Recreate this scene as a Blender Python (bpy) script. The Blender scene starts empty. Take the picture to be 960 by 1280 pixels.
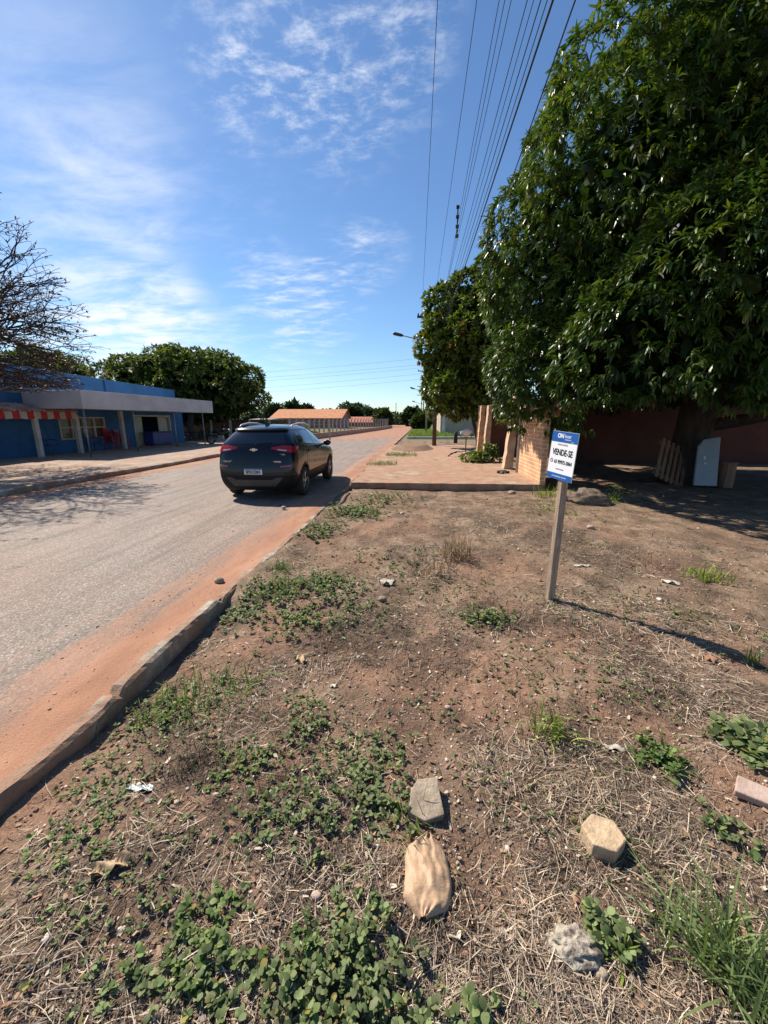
import bpy, bmesh, math, random
import numpy as np
from mathutils import Vector, Matrix
from mathutils.bvhtree import BVHTree
C = bpy.context.scene.collection
PI = math.pi
rng = np.random.default_rng(7)
random.seed(7)

# ------------------------------------------------------------------ survey helpers
F, TH, PH, H = 500.0, math.radians(13.0), math.radians(5.23), 1.65
def ray(x, y):
    u = (x - 480) / F; v = (640 - y) / F
    cy = math.cos(TH) + v * math.sin(TH); cz = -math.sin(TH) + v * math.cos(TH)
    return (u * math.cos(PH) - cy * math.sin(PH), u * math.sin(PH) + cy * math.cos(PH), cz)
def G(x, y, z=0.0):
    r = ray(x, y); t = (z - H) / r[2]; return Vector((r[0] * t, r[1] * t, z))
def YP(x, y, Y):
    r = ray(x, y); t = Y / r[1]; return Vector((r[0] * t, Y, H + r[2] * t))
def XP(x, y, X):
    r = ray(x, y); t = X / r[0]; return Vector((X, r[1] * t, H + r[2] * t))

# ------------------------------------------------------------------ noise
def _h(ix, iy, s):
    a = np.sin(ix * 127.1 + iy * 311.7 + s * 74.7) * 43758.5453
    return a - np.floor(a)
def vnoise(x, y, s=0):
    x = np.asarray(x, float); y = np.asarray(y, float)
    ix = np.floor(x); iy = np.floor(y); fx = x - ix; fy = y - iy
    fx = fx * fx * (3 - 2 * fx); fy = fy * fy * (3 - 2 * fy)
    a = _h(ix, iy, s); b = _h(ix + 1, iy, s); c = _h(ix, iy + 1, s); d = _h(ix + 1, iy + 1, s)
    return a + (b - a) * fx + (c - a) * fy + (a - b - c + d) * fx * fy
def fbm(x, y, s=0, o=4):
    r = 0; a = .5
    for k in range(o):
        r = r + a * vnoise(x, y, s + k); x = np.asarray(x) * 2.03 + 11.3; y = np.asarray(y) * 2.03 + 5.7; a *= .5
    return r
def sstep(a, b, x):
    t = np.clip((np.asarray(x, float) - a) / (b - a), 0, 1); return t * t * (3 - 2 * t)

KX = -1.87                                    # centre line of the near kerb
def hz(x, y):
    """height of the bare ground"""
    x = np.asarray(x, float); y = np.asarray(y, float)
    v = -.055 + (fbm(x * .8, y * .8, 3) - .47) * .16
    near = 1 - sstep(6, 14, np.hypot(x, y))
    v = v + near * ((fbm(x * 4, y * 4, 9) - .47) * .06 + (fbm(x * 16, y * 16, 21, 3) - .44) * .022)
    v = v - .035 * np.exp(-((x - KX - .16) / .2) ** 2) * (1 - sstep(3.2, 4.2, y))
    v = v + .045 * np.exp(-((x - KX - .1) / .3) ** 2) * sstep(3.2, 4.0, y) * (1 - sstep(8.6, 9.4, y))
    v = v - .09 * np.exp(-((y - 10.0) / .35) ** 2) * (1 - sstep(3.0, 3.6, x))
    v = v + .16 * np.exp(-((x - 4.6) / 1.3) ** 2 - ((y - 9.6) / .5) ** 2)
    far = sstep(12, 30, y); v = v * (1 - far) - .1 * far
    road = sstep(KX - .02, KX - .12, x) * sstep(-9.35, -9.25, x) if False else ((x < KX - .03) & (x > -9.3))
    v = np.where(road, -.12 + 0 * v, v)
    v = np.where(x <= -9.3, .05 + .03 * (fbm(x, y, 31) - .5), v)
    return v

# ------------------------------------------------------------------ materials
def new_mat(name):
    m = bpy.data.materials.new(name); m.use_nodes = True
    nt = m.node_tree; nt.nodes.clear()
    out = nt.nodes.new('ShaderNodeOutputMaterial')
    b = nt.nodes.new('ShaderNodeBsdfPrincipled'); nt.links.new(b.outputs[0], out.inputs[0])
    return m, nt, b, out
def N(nt, t, **kw):
    n = nt.nodes.new(t)
    for k, v in kw.items():
        if k in ('op',): n.operation = v
        elif k.startswith('i_'):
            key = k[2:]; n.inputs[int(key) if key.isdigit() else key].default_value = v
        else: setattr(n, k, v)
    return n
def noise(nt, vec, scale, detail=4, rough=.55, dist=0):
    n = N(nt, 'ShaderNodeTexNoise'); n.inputs['Scale'].default_value = scale; n.inputs['Detail'].default_value = detail
    n.inputs['Roughness'].default_value = rough; n.inputs['Distortion'].default_value = dist
    nt.links.new(vec, n.inputs['Vector']); return n.outputs['Fac']
def ramp(nt, fac, stops):
    r = N(nt, 'ShaderNodeValToRGB'); e = r.color_ramp.elements
    while len(e) < len(stops): e.new(.5)
    for i, (p, c) in enumerate(stops):
        e[i].position = p; e[i].color = (*c, 1) if len(c) == 3 else c
    nt.links.new(fac, r.inputs[0]); return r.outputs[0]
def mixc(nt, fac, a, b, mode='MIX'):
    n = N(nt, 'ShaderNodeMix', data_type='RGBA', blend_type=mode)
    for sock, val in ((n.inputs[0], fac), (n.inputs[6], a), (n.inputs[7], b)):
        if hasattr(val, 'links'): nt.links.new(val, sock)
        else: sock.default_value = val if isinstance(val, (int, float)) else (*val, 1)
    return n.outputs[2]
def mth(nt, op, a, b=None, clamp=False):
    n = N(nt, 'ShaderNodeMath', op=op, use_clamp=clamp)
    for sock, val in ((n.inputs[0], a), (n.inputs[1], b)):
        if val is None: continue
        if hasattr(val, 'links'): nt.links.new(val, sock)
        else: sock.default_value = val
    return n.outputs[0]
def objco(nt): return N(nt, 'ShaderNodeTexCoord').outputs['Object']
def mapv(nt, vec, sc):
    n = N(nt, 'ShaderNodeMapping'); n.inputs['Scale'].default_value = sc; nt.links.new(vec, n.inputs[0]); return n.outputs[0]
def bump(nt, b, hsock, strength, dist=.01):
    n = N(nt, 'ShaderNodeBump'); n.inputs['Strength'].default_value = strength; n.inputs['Distance'].default_value = dist
    nt.links.new(hsock, n.inputs['Height']); nt.links.new(n.outputs[0], b.inputs['Normal'])

def plain(name, c, c2=None, scale=6, rough=.7, bmp=0, bscale=40, metal=0, spec=.5, stretch=(1, 1, 1), coat=0, lo=.35, hi=.65):
    m, nt, b, o = new_mat(name)
    v = mapv(nt, objco(nt), stretch)
    if c2 is None: c2 = tuple(x * .72 for x in c)
    col = ramp(nt, noise(nt, v, scale, 5), [(lo, c2), (hi, c)])
    nt.links.new(col, b.inputs['Base Color'])
    b.inputs['Roughness'].default_value = rough; b.inputs['Metallic'].default_value = metal
    b.inputs['Specular IOR Level'].default_value = spec; b.inputs['Coat Weight'].default_value = coat
    if bmp: bump(nt, b, noise(nt, v, bscale, 4), bmp)
    return m

def leaf_mat(name, rough=.45, trans=.25, spec=.5):
    m, nt, b, o = new_mat(name)
    a = N(nt, 'ShaderNodeAttribute', attribute_name='tint')
    nt.links.new(a.outputs['Color'], b.inputs['Base Color'])
    b.inputs['Roughness'].default_value = rough; b.inputs['Specular IOR Level'].default_value = spec
    t = N(nt, 'ShaderNodeBsdfTranslucent')
    tc = mixc(nt, 1.0, a.outputs['Color'], (1.5, 1.6, .5), 'MULTIPLY')
    nt.links.new(tc, t.inputs[0])
    mx = N(nt, 'ShaderNodeMixShader'); mx.inputs[0].default_value = trans
    nt.links.new(b.outputs[0], mx.inputs[1]); nt.links.new(t.outputs[0], mx.inputs[2]); nt.links.new(mx.outputs[0], o.inputs[0])
    return m
def tint_mat(name, rough=.8, spec=.3):
    m, nt, b, o = new_mat(name)
    a = N(nt, 'ShaderNodeAttribute', attribute_name='tint')
    nt.links.new(a.outputs['Color'], b.inputs['Base Color'])
    b.inputs['Roughness'].default_value = rough; b.inputs['Specular IOR Level'].default_value = spec
    return m

# ------------------------------------------------------------------ object helpers
def tag(o, label=None, cat=None, group=None, kind=None):
    if label: o['label'] = label
    if cat: o['category'] = cat
    if group: o['group'] = group
    if kind: o['kind'] = kind
    return o
def empty(name, loc, rz=0, label=None, cat=None, group=None):
    o = bpy.data.objects.new(name, None); C.objects.link(o); o.location = loc; o.rotation_euler = (0, 0, rz)
    o.empty_display_size = .2
    return tag(o, label, cat, group)
def link(name, me, parent=None, loc=None):
    o = bpy.data.objects.new(name, me); C.objects.link(o)
    if parent: o.parent = parent
    if loc is not None: o.location = loc
    return o
def children(o): return [c for c in bpy.data.objects if c.parent == o]
def copy_tree(o, parent=None):
    c = o.copy(); C.objects.link(c); c.parent = parent
    for ch in children(o): copy_tree(ch, c)
    return c

class MB:
    def __init__(s): s.v = []; s.f = []; s.m = []
    def add(s, vs, fs, mi=0):
        n = len(s.v); s.v += [Vector(q) for q in vs]
        for f in fs: s.f.append(tuple(i + n for i in f)); s.m.append(mi)
        return s
    def box(s, c, d, rz=0, rot=None, mi=0):
        M = rot if rot is not None else Matrix.Rotation(rz, 3, 'Z')
        c = Vector(c); x, y, z = d[0] / 2, d[1] / 2, d[2] / 2
        vs = [c + M @ Vector(q) for q in ((-x, -y, -z), (x, -y, -z), (x, y, -z), (-x, y, -z), (-x, -y, z), (x, -y, z), (x, y, z), (-x, y, z))]
        return s.add(vs, [(3, 2, 1, 0), (4, 5, 6, 7), (0, 1, 5, 4), (1, 2, 6, 5), (2, 3, 7, 6), (3, 0, 4, 7)], mi)
    def b2(s, a, b, mi=0):
        a = Vector(a); b = Vector(b); return s.box((a + b) / 2, [abs(q) for q in (b - a)], mi=mi)
    def tube(s, pts, rad, n=6, mi=0, cap=True):
        pts = [Vector(p) for p in pts]
        if isinstance(rad, (int, float)): rad = [rad] * len(pts)
        vs = []; up = None
        for i, p in enumerate(pts):
            t = (pts[min(i + 1, len(pts) - 1)] - pts[max(i - 1, 0)])
            if t.length < 1e-9: t = Vector((0, 0, 1))
            t.normalize()
            if up is None: up = t.orthogonal().normalized()
            up = (up - t * up.dot(t))
            if up.length < 1e-6: up = t.orthogonal()
            up.normalize(); w = t.cross(up)
            for k in range(n):
                a = 2 * PI * k / n; vs.append(p + (up * math.cos(a) + w * math.sin(a)) * rad[i])
        fs = []
        for i in range(len(pts) - 1):
            for k in range(n):
                fs.append((i * n + k, i * n + (k + 1) % n, (i + 1) * n + (k + 1) % n, (i + 1) * n + k))
        if cap:
            fs.append(tuple(reversed(range(n)))); fs.append(tuple((len(pts) - 1) * n + k for k in range(n)))
        return s.add(vs, fs, mi)
    def prism(s, poly, a, b, axis='z', mi=0):
        """extrude a 2-D polygon between a and b along an axis"""
        def P(q, h):
            return {'z': (q[0], q[1], h), 'x': (h, q[0], q[1]), 'y': (q[0], h, q[1])}[axis]
        n = len(poly)
        vs = [P(q, a) for q in poly] + [P(q, b) for q in poly]
        fs = [tuple(range(n)), tuple(range(2 * n - 1, n - 1, -1))] + [(i, i + n, (i + 1) % n + n, (i + 1) % n) for i in range(n)]
        return s.add(vs, fs, mi)
    def lathe(s, prof, n=24, axis='z', c=(0, 0, 0), mi=0, closed=False):
        c = Vector(c); vs = []
        for r, h in prof:
            for k in range(n):
                a = 2 * PI * k / n; x, y = r * math.cos(a), r * math.sin(a)
                vs.append(c + Vector((x, y, h) if axis == 'z' else (h, x, y)))
        fs = []; m = len(prof)
        for i in range(m - (0 if closed else 1)):
            for k in range(n):
                j = (i + 1) % m
                fs.append((i * n + k, i * n + (k + 1) % n, j * n + (k + 1) % n, j * n + k))
        return s.add(vs, fs, mi)
    def build(s, name, mats, parent=None, smooth=False, bevel=0, world=True, fixn=True):
        me = bpy.data.meshes.new(name)
        off = Vector((0, 0, 0))
        if parent is not None and world:
            q = parent
            while q is not None: off += Vector(q.location); q = q.parent
        me.from_pydata([v - off for v in s.v], [], s.f)
        if not isinstance(mats, (list, tuple)): mats = [mats]
        for m in mats: me.materials.append(m)
        me.polygons.foreach_set('material_index', s.m)
        if smooth: me.polygons.foreach_set('use_smooth', [True] * len(me.polygons))
        if fixn:
            bm = bmesh.new(); bm.from_mesh(me); bmesh.ops.recalc_face_normals(bm, faces=bm.faces); bm.to_mesh(me); bm.free()
        me.update()
        o = link(name, me, parent)
        if bevel:
            md = o.modifiers.new('b', 'BEVEL'); md.width = bevel; md.segments = 2; md.limit_method = 'ANGLE'
        return o

def np_mesh(name, verts, quads, mat, tint=None, parent=None, smooth=False):
    me = bpy.data.meshes.new(name)
    verts = np.asarray(verts, np.float32); quads = np.asarray(quads, np.int32)
    k = quads.shape[1]
    if parent is not None: verts = verts - np.array(parent.location, np.float32)
    me.vertices.add(len(verts)); me.vertices.foreach_set('co', verts.ravel())
    me.loops.add(quads.size); me.loops.foreach_set('vertex_index', quads.ravel())
    me.polygons.add(len(quads)); me.polygons.foreach_set('loop_start', np.arange(0, quads.size, k, dtype=np.int32))
    if smooth: me.polygons.foreach_set('use_smooth', np.ones(len(quads), bool))
    me.update(calc_edges=True); me.validate()
    if tint is not None:
        a = me.attributes.new('tint', 'FLOAT_COLOR', 'POINT')
        t = np.ones((len(verts), 4), np.float32); t[:, :3] = tint; a.data.foreach_set('color', t.ravel())
    me.materials.append(mat)
    return link(name, me, parent)

def nrm(a): return a / np.maximum(np.linalg.norm(a, axis=-1, keepdims=True), 1e-9)
def strips(P, W, S):
    """ribbons: P (n,k,3) midribs, W (n,k) half widths, S (n,3) side directions"""
    n, k, _ = P.shape
    S = S[:, None, :] if S.ndim == 2 else S
    V = np.stack([P - S * W[..., None], P + S * W[..., None]], axis=2).reshape(n * k * 2, 3)
    base = (np.arange(n) * k * 2)[:, None] + (np.arange(k - 1) * 2)[None, :]
    Q = np.stack([base, base + 1, base + 3, base + 2], axis=-1).reshape(-1, 4)
    return V, Q
def rep(col, k): return np.repeat(col, k, axis=0)
class Bag:
    """gathers ribbon sets into one mesh"""
    def __init__(s): s.V = []; s.Q = []; s.T = []; s.n = 0
    def add(s, V, Q, T): s.V.append(V); s.Q.append(Q + s.n); s.T.append(T); s.n += len(V)
    def build(s, name, mat, parent=None, smooth=False):
        return np_mesh(name, np.concatenate(s.V), np.concatenate(s.Q), mat, np.concatenate(s.T), parent, smooth)

def side_of(D, roll=None):
    n = len(D); up = np.tile(np.array([0, 0, 1.0]), (n, 1)) + rng.normal(0, .05, (n, 3))
    S = nrm(np.cross(D, up)); U = np.cross(S, D)
    if roll is not None: S = S * np.cos(roll)[:, None] + U * np.sin(roll)[:, None]
    return S

# ------------------------------------------------------------------ shared materials
M = {}
M['bark'] = plain('bark', (.12, .085, .06), (.045, .033, .025), 9, .9, .8, 30, stretch=(1, 1, .25))
M['dark_bark'] = plain('dark_bark', (.07, .05, .042), (.03, .022, .02), 9, .9, .6, 30, stretch=(1, 1, .25))
M['leaf'] = leaf_mat('leaf', .38, .22, .42)
M['matte_leaf'] = leaf_mat('matte_leaf', .6, .25, .3)
M['twig_leaf'] = leaf_mat('twig_leaf', .6, .15, .3)
M['dry'] = tint_mat('dry', .75, .25)
M['stone'] = tint_mat('stone', .9, .2)
M['concrete'] = plain('concrete', (.42, .38, .33), (.24, .21, .18), 8, .9, .5, 60)
M['fence_concrete'] = plain('fence_concrete', (.5, .47, .42), (.34, .31, .27), 5, .9, .3, 60)
M['white_paint'] = plain('white_paint', (.75, .74, .71), (.58, .56, .52), 3, .6, .1, 50)
M['blue_wall'] = plain('blue_wall', (.022, .135, .31), (.014, .09, .21), 1.6, .75, .25, 70)
M['blue_parapet'] = plain('blue_parapet', (.055, .20, .42), (.045, .155, .34), .8, .75, .25, 60)
M['grey_fascia'] = plain('grey_fascia', (.56, .56, .57), (.42, .42, .43), .9, .7, .1, 30)
M['dark_metal'] = plain('dark_metal', (.06, .06, .062), None, 8, .5, 0, metal=.3)
M['steel'] = plain('steel', (.35, .35, .35), (.22, .2, .18), 12, .5, 0, metal=.6)
M['black'] = plain('black', (.012, .012, .013), (.008, .008, .008), 20, .5)
M['red_plastic'] = plain('red_plastic', (.42, .015, .02), (.34, .012, .016), 5, .4)
M['blue_plastic'] = plain('blue_plastic', (.03, .05, .22), (.02, .035, .16), 5, .4)
M['wood'] = plain('wood', (.46, .34, .24), (.25, .17, .12), 7, .85, .5, 40, stretch=(14, 14, 1))
M['pole_wood'] = plain('pole_wood', (.13, .08, .06), (.07, .045, .035), 7, .85, .4, 30, stretch=(8, 8, .6))
M['pole_concrete'] = plain('pole_concrete', (.3, .27, .24), (.2, .18, .16), 7, .85, .3, 30)
M['rust'] = plain('rust', (.14, .06, .035), (.05, .022, .016), 6, .85, .4, 40)
def glass_mat(name, c, rough=.06):
    m, nt, b, o = new_mat(name)
    b.inputs['Base Color'].default_value = (*c, 1); b.inputs['Roughness'].default_value = rough
    b.inputs['Specular IOR Level'].default_value = .7; b.inputs['Coat Weight'].default_value = .3; b.inputs['Coat Roughness'].default_value = .03
    return m
M['dark_glass'] = glass_mat('dark_glass', (.006, .007, .009))
M['house_glass'] = glass_mat('house_glass', (.03, .026, .022), .12)

# ------------------------------------------------------------------ ground
def axis_coords(lo, hi, step, far_lo, far_hi, grow=1.09):
    a = list(np.arange(lo, hi, step)); s = step; x = a[-1]; r = []
    while x < far_hi: s *= grow; x += s; r.append(x)
    s = step; x = lo; l = []
    while x > far_lo: s *= grow; x -= s; l.append(x)
    return np.array(sorted(l) + a + r)
xs = np.concatenate([[q for q in axis_coords(-2.2, 3.2, .027, -700, 700) ]])
# exact seams along the road edges
xs = np.sort(np.concatenate([xs[np.abs(xs + 9.3) > .12], [-9.302, -9.298]]))
ys = axis_coords(.35, 3.4, .024, -60, 900, 1.06)
XX, YY = np.meshgrid(xs, ys)
ZZ = hz(XX, YY)
nx, ny = len(xs), len(ys)
idx = np.arange(nx * ny).reshape(ny, nx)
Q = np.stack([idx[:-1, :-1], idx[:-1, 1:], idx[1:, 1:], idx[1:, :-1]], -1).reshape(-1, 4)
# soil character: R = bare red soil, G = dark litter, B = green field far away
def gauss(x, y, c, s): return np.exp(-(((x - c[0]) ** 2 + (y - c[1]) ** 2) / (s * s)))
RED = [((560, 850), .5), ((600, 830), .35), ((330, 790), .25), ((420, 800), .2), ((700, 790), .3), ((640, 705), .5), ((480, 655), .6), ((800, 890), .2), ((300, 1110), .12), ((640, 1150), .12), ((255, 985), .12), ((40, 1000), .12), ((950, 980), .15), ((740, 600), .5), ((830, 700), .4)]
DARK = [((250, 960), .14), ((420, 790), .3), ((470, 770), .25), ((690, 770), .25), ((760, 700), .35), ((850, 860), .22), ((500, 880), .18), ((350, 1000), .25), ((130, 1090), .2), ((420, 1180), .25), ((780, 940), .2), ((680, 1010), .2), ((600, 760), .25), ((700, 670), .5), ((560, 660), .3), ((200, 900), .2), ((640, 1220), .2), ((880, 1100), .25)]
def soil(x, y):
    r = 0; d = 0
    for p, s in RED: r = r + gauss(x, y, G(*p), s)
    for p, s in DARK: d = d + gauss(x, y, G(*p), s)
    n1 = fbm(x * 1.7, y * 1.7, 51); n2 = fbm(x * 3.1 + 4, y * 3.1, 57)
    r = np.clip(r * (.55 + n1) + sstep(.5, .66, n1) * .6, 0, 1)
    d = np.clip(d * (.5 + n2) + sstep(.5, .64, n2) * .75, 0, 1)
    return r, d
R_, D_ = soil(XX, YY)
gr = sstep(33, 40, YY) * sstep(-1.9, -1.2, XX) + .35 * sstep(30, 60, YY) * (1 - sstep(-12, -10, XX))
T = np.stack([R_, D_, np.clip(gr, 0, 1)], -1).reshape(-1, 3)

def ground_material():
    m, nt, b, o = new_mat('soil')
    v = objco(nt)
    a = N(nt, 'ShaderNodeAttribute', attribute_name='tint')
    sp = N(nt, 'ShaderNodeSeparateColor'); nt.links.new(a.outputs['Color'], sp.inputs[0])
    n1 = noise(nt, v, 3, 8, .65); n2 = noise(nt, v, 22, 6, .7); n3 = noise(nt, v, 130, 4, .7)
    base = ramp(nt, n1, [(.32, (.11, .074, .052)), (.5, (.21, .145, .10)), (.68, (.32, .235, .168))])
    red = ramp(nt, n2, [(.3, (.19, .110, .072)), (.55, (.285, .172, .114)), (.75, (.36, .235, .165))])
    col = mixc(nt, sp.outputs[0], base, red)
    dk = ramp(nt, n2, [(.3, (.045, .032, .024)), (.7, (.12, .088, .064))])
    dfac = mth(nt, 'MULTIPLY', sp.outputs[1], ramp(nt, n2, [(.35, (0, 0, 0)), (.55, (1, 1, 1))]))
    col = mixc(nt, dfac, col, dk)
    green = ramp(nt, n2, [(.3, (.06, .12, .02)), (.7, (.16, .22, .05))])
    col = mixc(nt, sp.outputs[2], col, green)
    fine = ramp(nt, n3, [(.3, (.55, .52, .5)), (.5, (1, 1, 1)), (.72, (1.5, 1.45, 1.38))])
    col = mixc(nt, 1, col, fine, 'MULTIPLY')
    vo = N(nt, 'ShaderNodeTexVoronoi'); vo.inputs['Scale'].default_value = 90; nt.links.new(v, vo.inputs['Vector'])
    peb = mth(nt, 'LESS_THAN', vo.outputs['Distance'], .22)
    pc = N(nt, 'ShaderNodeSeparateColor'); nt.links.new(vo.outputs['Color'], pc.inputs[0])
    sel = mth(nt, 'MULTIPLY', peb, mth(nt, 'GREATER_THAN', pc.outputs[0], .72))
    pcol = ramp(nt, pc.outputs[1], [(0, (.16, .12, .095)), (.5, (.36, .26, .19)), (1, (.52, .46, .38))])
    col = mixc(nt, mth(nt, 'MULTIPLY', sel, .85), col, pcol)
    nt.links.new(col, b.inputs['Base Color'])
    b.inputs['Roughness'].default_value = .95; b.inputs['Specular IOR Level'].default_value = .15
    hgt = mth(nt, 'ADD', mth(nt, 'MULTIPLY', n3, .5), mth(nt, 'ADD', mth(nt, 'MULTIPLY', n2, 1.6), mth(nt, 'MULTIPLY', sel, .25)))
    bump(nt, b, hgt, .9, .014)
    return m
M['soil'] = ground_material()
g = np_mesh('ground', np.stack([XX, YY, ZZ], -1).reshape(-1, 3), Q, M['soil'], T, smooth=True)
tag(g, kind='structure')

# ------------------------------------------------------------------ road
def road_material():
    m, nt, b, o = new_mat('road_surface')
    v = objco(nt); sx = N(nt, 'ShaderNodeSeparateXYZ'); nt.links.new(v, sx.inputs[0])
    big = noise(nt, v, .5, 5, .6); mid = noise(nt, mapv(nt, v, (1, .35, 1)), 2.2, 6, .65); fine = noise(nt, v, 45, 4, .75); grit = noise(nt, v, 150, 3, .8)
    # worn chip-seal: pale stones in a grey binder
    vo = N(nt, 'ShaderNodeTexVoronoi'); vo.inputs['Scale'].default_value = 85; nt.links.new(v, vo.inputs['Vector'])
    pc = N(nt, 'ShaderNodeSeparateColor'); nt.links.new(vo.outputs['Color'], pc.inputs[0])
    chip = ramp(nt, pc.outputs[0], [(0, (.075, .06, .05)), (.55, (.21, .172, .146)), (.9, (.37, .315, .27)), (1, (.66, .59, .52))])
    asp = mixc(nt, .55, chip, ramp(nt, mid, [(.3, (.155, .126, .106)), (.7, (.27, .222, .187))]))
    asp = mixc(nt, 1, asp, ramp(nt, fine, [(.3, (.7, .7, .7)), (.7, (1.3, 1.3, 1.3))]), 'MULTIPLY')
    dirt = ramp(nt, mid, [(.3, (.27, .135, .083)), (.55, (.36, .19, .12)), (.75, (.43, .26, .18))])
    dirt = mixc(nt, 1, dirt, ramp(nt, grit, [(.3, (.75, .73, .7)), (.7, (1.22, 1.22, 1.22))]), 'MULTIPLY')
    x = sx.outputs[0]; y = sx.outputs[1]
    streak = noise(nt, mapv(nt, v, (3.2, .16, 1)), 1.6, 6, .65)
    asp = mixc(nt, 1, asp, ramp(nt, streak, [(.32, (.72, .71, .70)), (.5, (1, 1, 1)), (.7, (1.14, 1.13, 1.11))]), 'MULTIPLY')
    vc = N(nt, 'ShaderNodeTexVoronoi', feature='DISTANCE_TO_EDGE'); vc.inputs['Scale'].default_value = .55
    wv = N(nt, 'ShaderNodeVectorMath', operation='ADD'); nt.links.new(v, wv.inputs[0]); nz = N(nt, 'ShaderNodeTexNoise'); nz.inputs['Scale'].default_value = 2.5; nz.inputs['Detail'].default_value = 5; nt.links.new(v, nz.inputs['Vector']); nt.links.new(nz.outputs['Color'], wv.inputs[1]); nt.links.new(wv.outputs[0], vc.inputs['Vector'])
    crack = mth(nt, 'MULTIPLY', mth(nt, 'LESS_THAN', vc.outputs['Distance'], .0045), ramp(nt, big, [(.5, (0, 0, 0)), (.56, (.6, .6, .6))]))
    asp = mixc(nt, crack, asp, (.07, .052, .042))
    wob = mth(nt, 'ADD', mth(nt, 'MULTIPLY', mth(nt, 'SUBTRACT', mid, .5), 1.1), mth(nt, 'MULTIPLY', mth(nt, 'SUBTRACT', streak, .5), 1.3))
    wob2 = mth(nt, 'MULTIPLY', mth(nt, 'SUBTRACT', fine, .5), 1.0)
    xx = mth(nt, 'ADD', mth(nt, 'ADD', x, wob), wob2)
    def mr(val, a, c):
        n = N(nt, 'ShaderNodeMapRange', interpolation_type='SMOOTHSTEP'); nt.links.new(val, n.inputs[0])
        n.inputs[1].default_value = a; n.inputs[2].default_value = c; return n.outputs[0]
    right = mr(xx, -2.85, -2.05)
    left = mr(xx, -8.1, -8.9)
    yy = mth(nt, 'ADD', mth(nt, 'ADD', y, mth(nt, 'MULTIPLY', wob, 9)), mth(nt, 'MULTIPLY', x, -.9))
    far = mr(yy, 33, 47)
    f = mth(nt, 'MAXIMUM', mth(nt, 'MAXIMUM', right, left), far)
    dustall = mth(nt, 'MULTIPLY', ramp(nt, big, [(.4, (0, 0, 0)), (.75, (.45, .45, .45))]), .6)
    f = mth(nt, 'MAXIMUM', f, dustall)
    col = mixc(nt, f, asp, dirt)
    nt.links.new(col, b.inputs['Base Color'])
    rr = N(nt, 'ShaderNodeMapRange'); nt.links.new(f, rr.inputs[0]); rr.inputs[3].default_value = .75; rr.inputs[4].default_value = .95
    nt.links.new(rr.outputs[0], b.inputs['Roughness'])
    b.inputs['Specular IOR Level'].default_value = .25
    hgt = mth(nt, 'ADD', mth(nt, 'MULTIPLY', vo.outputs['Distance'], -.5), mth(nt, 'ADD', fine, mth(nt, 'MULTIPLY', mid, 2)))
    bump(nt, b, hgt, .5, .008)
    return m
M['road'] = road_material()
def sheet(name, xs, ys, zf, mat, skirt=.0):
    X, Y = np.meshgrid(np.array(xs, float), np.array(ys, float)); Z = zf(X, Y)
    n, k = X.shape; ix = np.arange(n * k).reshape(n, k)
    q = np.stack([ix[:-1, :-1], ix[:-1, 1:], ix[1:, 1:], ix[1:, :-1]], -1).reshape(-1, 4)
    return np_mesh(name, np.stack([X, Y, Z], -1).reshape(-1, 3), q, mat, smooth=True)
def road_z(x, y):
    dirt = sstep(-2.7, -2.1, x) * (1 - sstep(20, 40, y))
    return .0 + .012 * (fbm(x * .7, y * .7, 71) - .5) - .02 * np.abs((x + 5.6) / 3.7) ** 2 + dirt * (.02 + .05 * (fbm(x * 3, y * 2, 77) - .45))
rx = np.concatenate([np.linspace(-9.29, -3, 40), np.linspace(-2.95, KX + .0, 30)])
ry = np.concatenate([np.arange(-12, 0, .5), np.arange(0, 8, .06), np.arange(8, 40, .5), np.arange(40, 300, 5)])
tag(sheet('road', rx, ry, road_z, M['road']), kind='structure')

# kerbs
def kerb(name, xc, w, stations, mat, ztop, depth):
    V = []; n = len(stations); Fs = []
    for y, dx, dz in stations:
        z1 = ztop + dz
        j = [random.uniform(-.003, .003) + .010 * (float(fbm(y * 9 + _ * 3.1, _ * 7.7, 41)) - .47) for _ in range(6)]
        V += [(xc - w / 2 + dx, y, z1 - depth), (xc - w / 2 + dx + j[0], y, z1 - .015 + j[1]), (xc - w / 2 + .015 + dx, y, z1 + j[2]), (xc + w / 2 - .018 + dx + j[3], y, z1 + j[4]), (xc + w / 2 + dx + j[5], y, z1 - .02), (xc + w / 2 + dx, y, z1 - depth)]
    for i in range(n - 1):
        for k in range(5): Fs.append((i * 6 + k, i * 6 + k + 1, i * 6 + 7 + k, i * 6 + 6 + k))
    Fs += [tuple(range(6)), tuple((n - 1) * 6 + k for k in reversed(range(6)))]
    mb = MB(); mb.add(V, Fs); o = mb.build(name, mat); tag(o, kind='structure'); return o
def kerb_material():
    m, nt, b, o = new_mat('kerb_concrete'); v = objco(nt)
    n1 = noise(nt, v, 7, 6, .65); n2 = noise(nt, v, 60, 4, .7); n3 = noise(nt, v, 2.3, 4, .6)
    c = ramp(nt, n1, [(.3, (.15, .12, .09)), (.48, (.31, .26, .2)), (.64, (.47, .42, .34))])
    c = mixc(nt, ramp(nt, n3, [(.40, (0, 0, 0)), (.55, (.85, .85, .85))]), c, (.30, .165, .10))
    c = mixc(nt, ramp(nt, n2, [(.55, (0, 0, 0)), (.68, (.7, .7, .7))]), c, (.09, .085, .06))
    nt.links.new(c, b.inputs['Base Color']); b.inputs['Roughness'].default_value = .95
    bump(nt, b, mth(nt, 'ADD', n1, n2), .7, .01); return m
M['kerb'] = kerb_material()
st = []; y = -3.0; dx = 0; dz = 0
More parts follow.
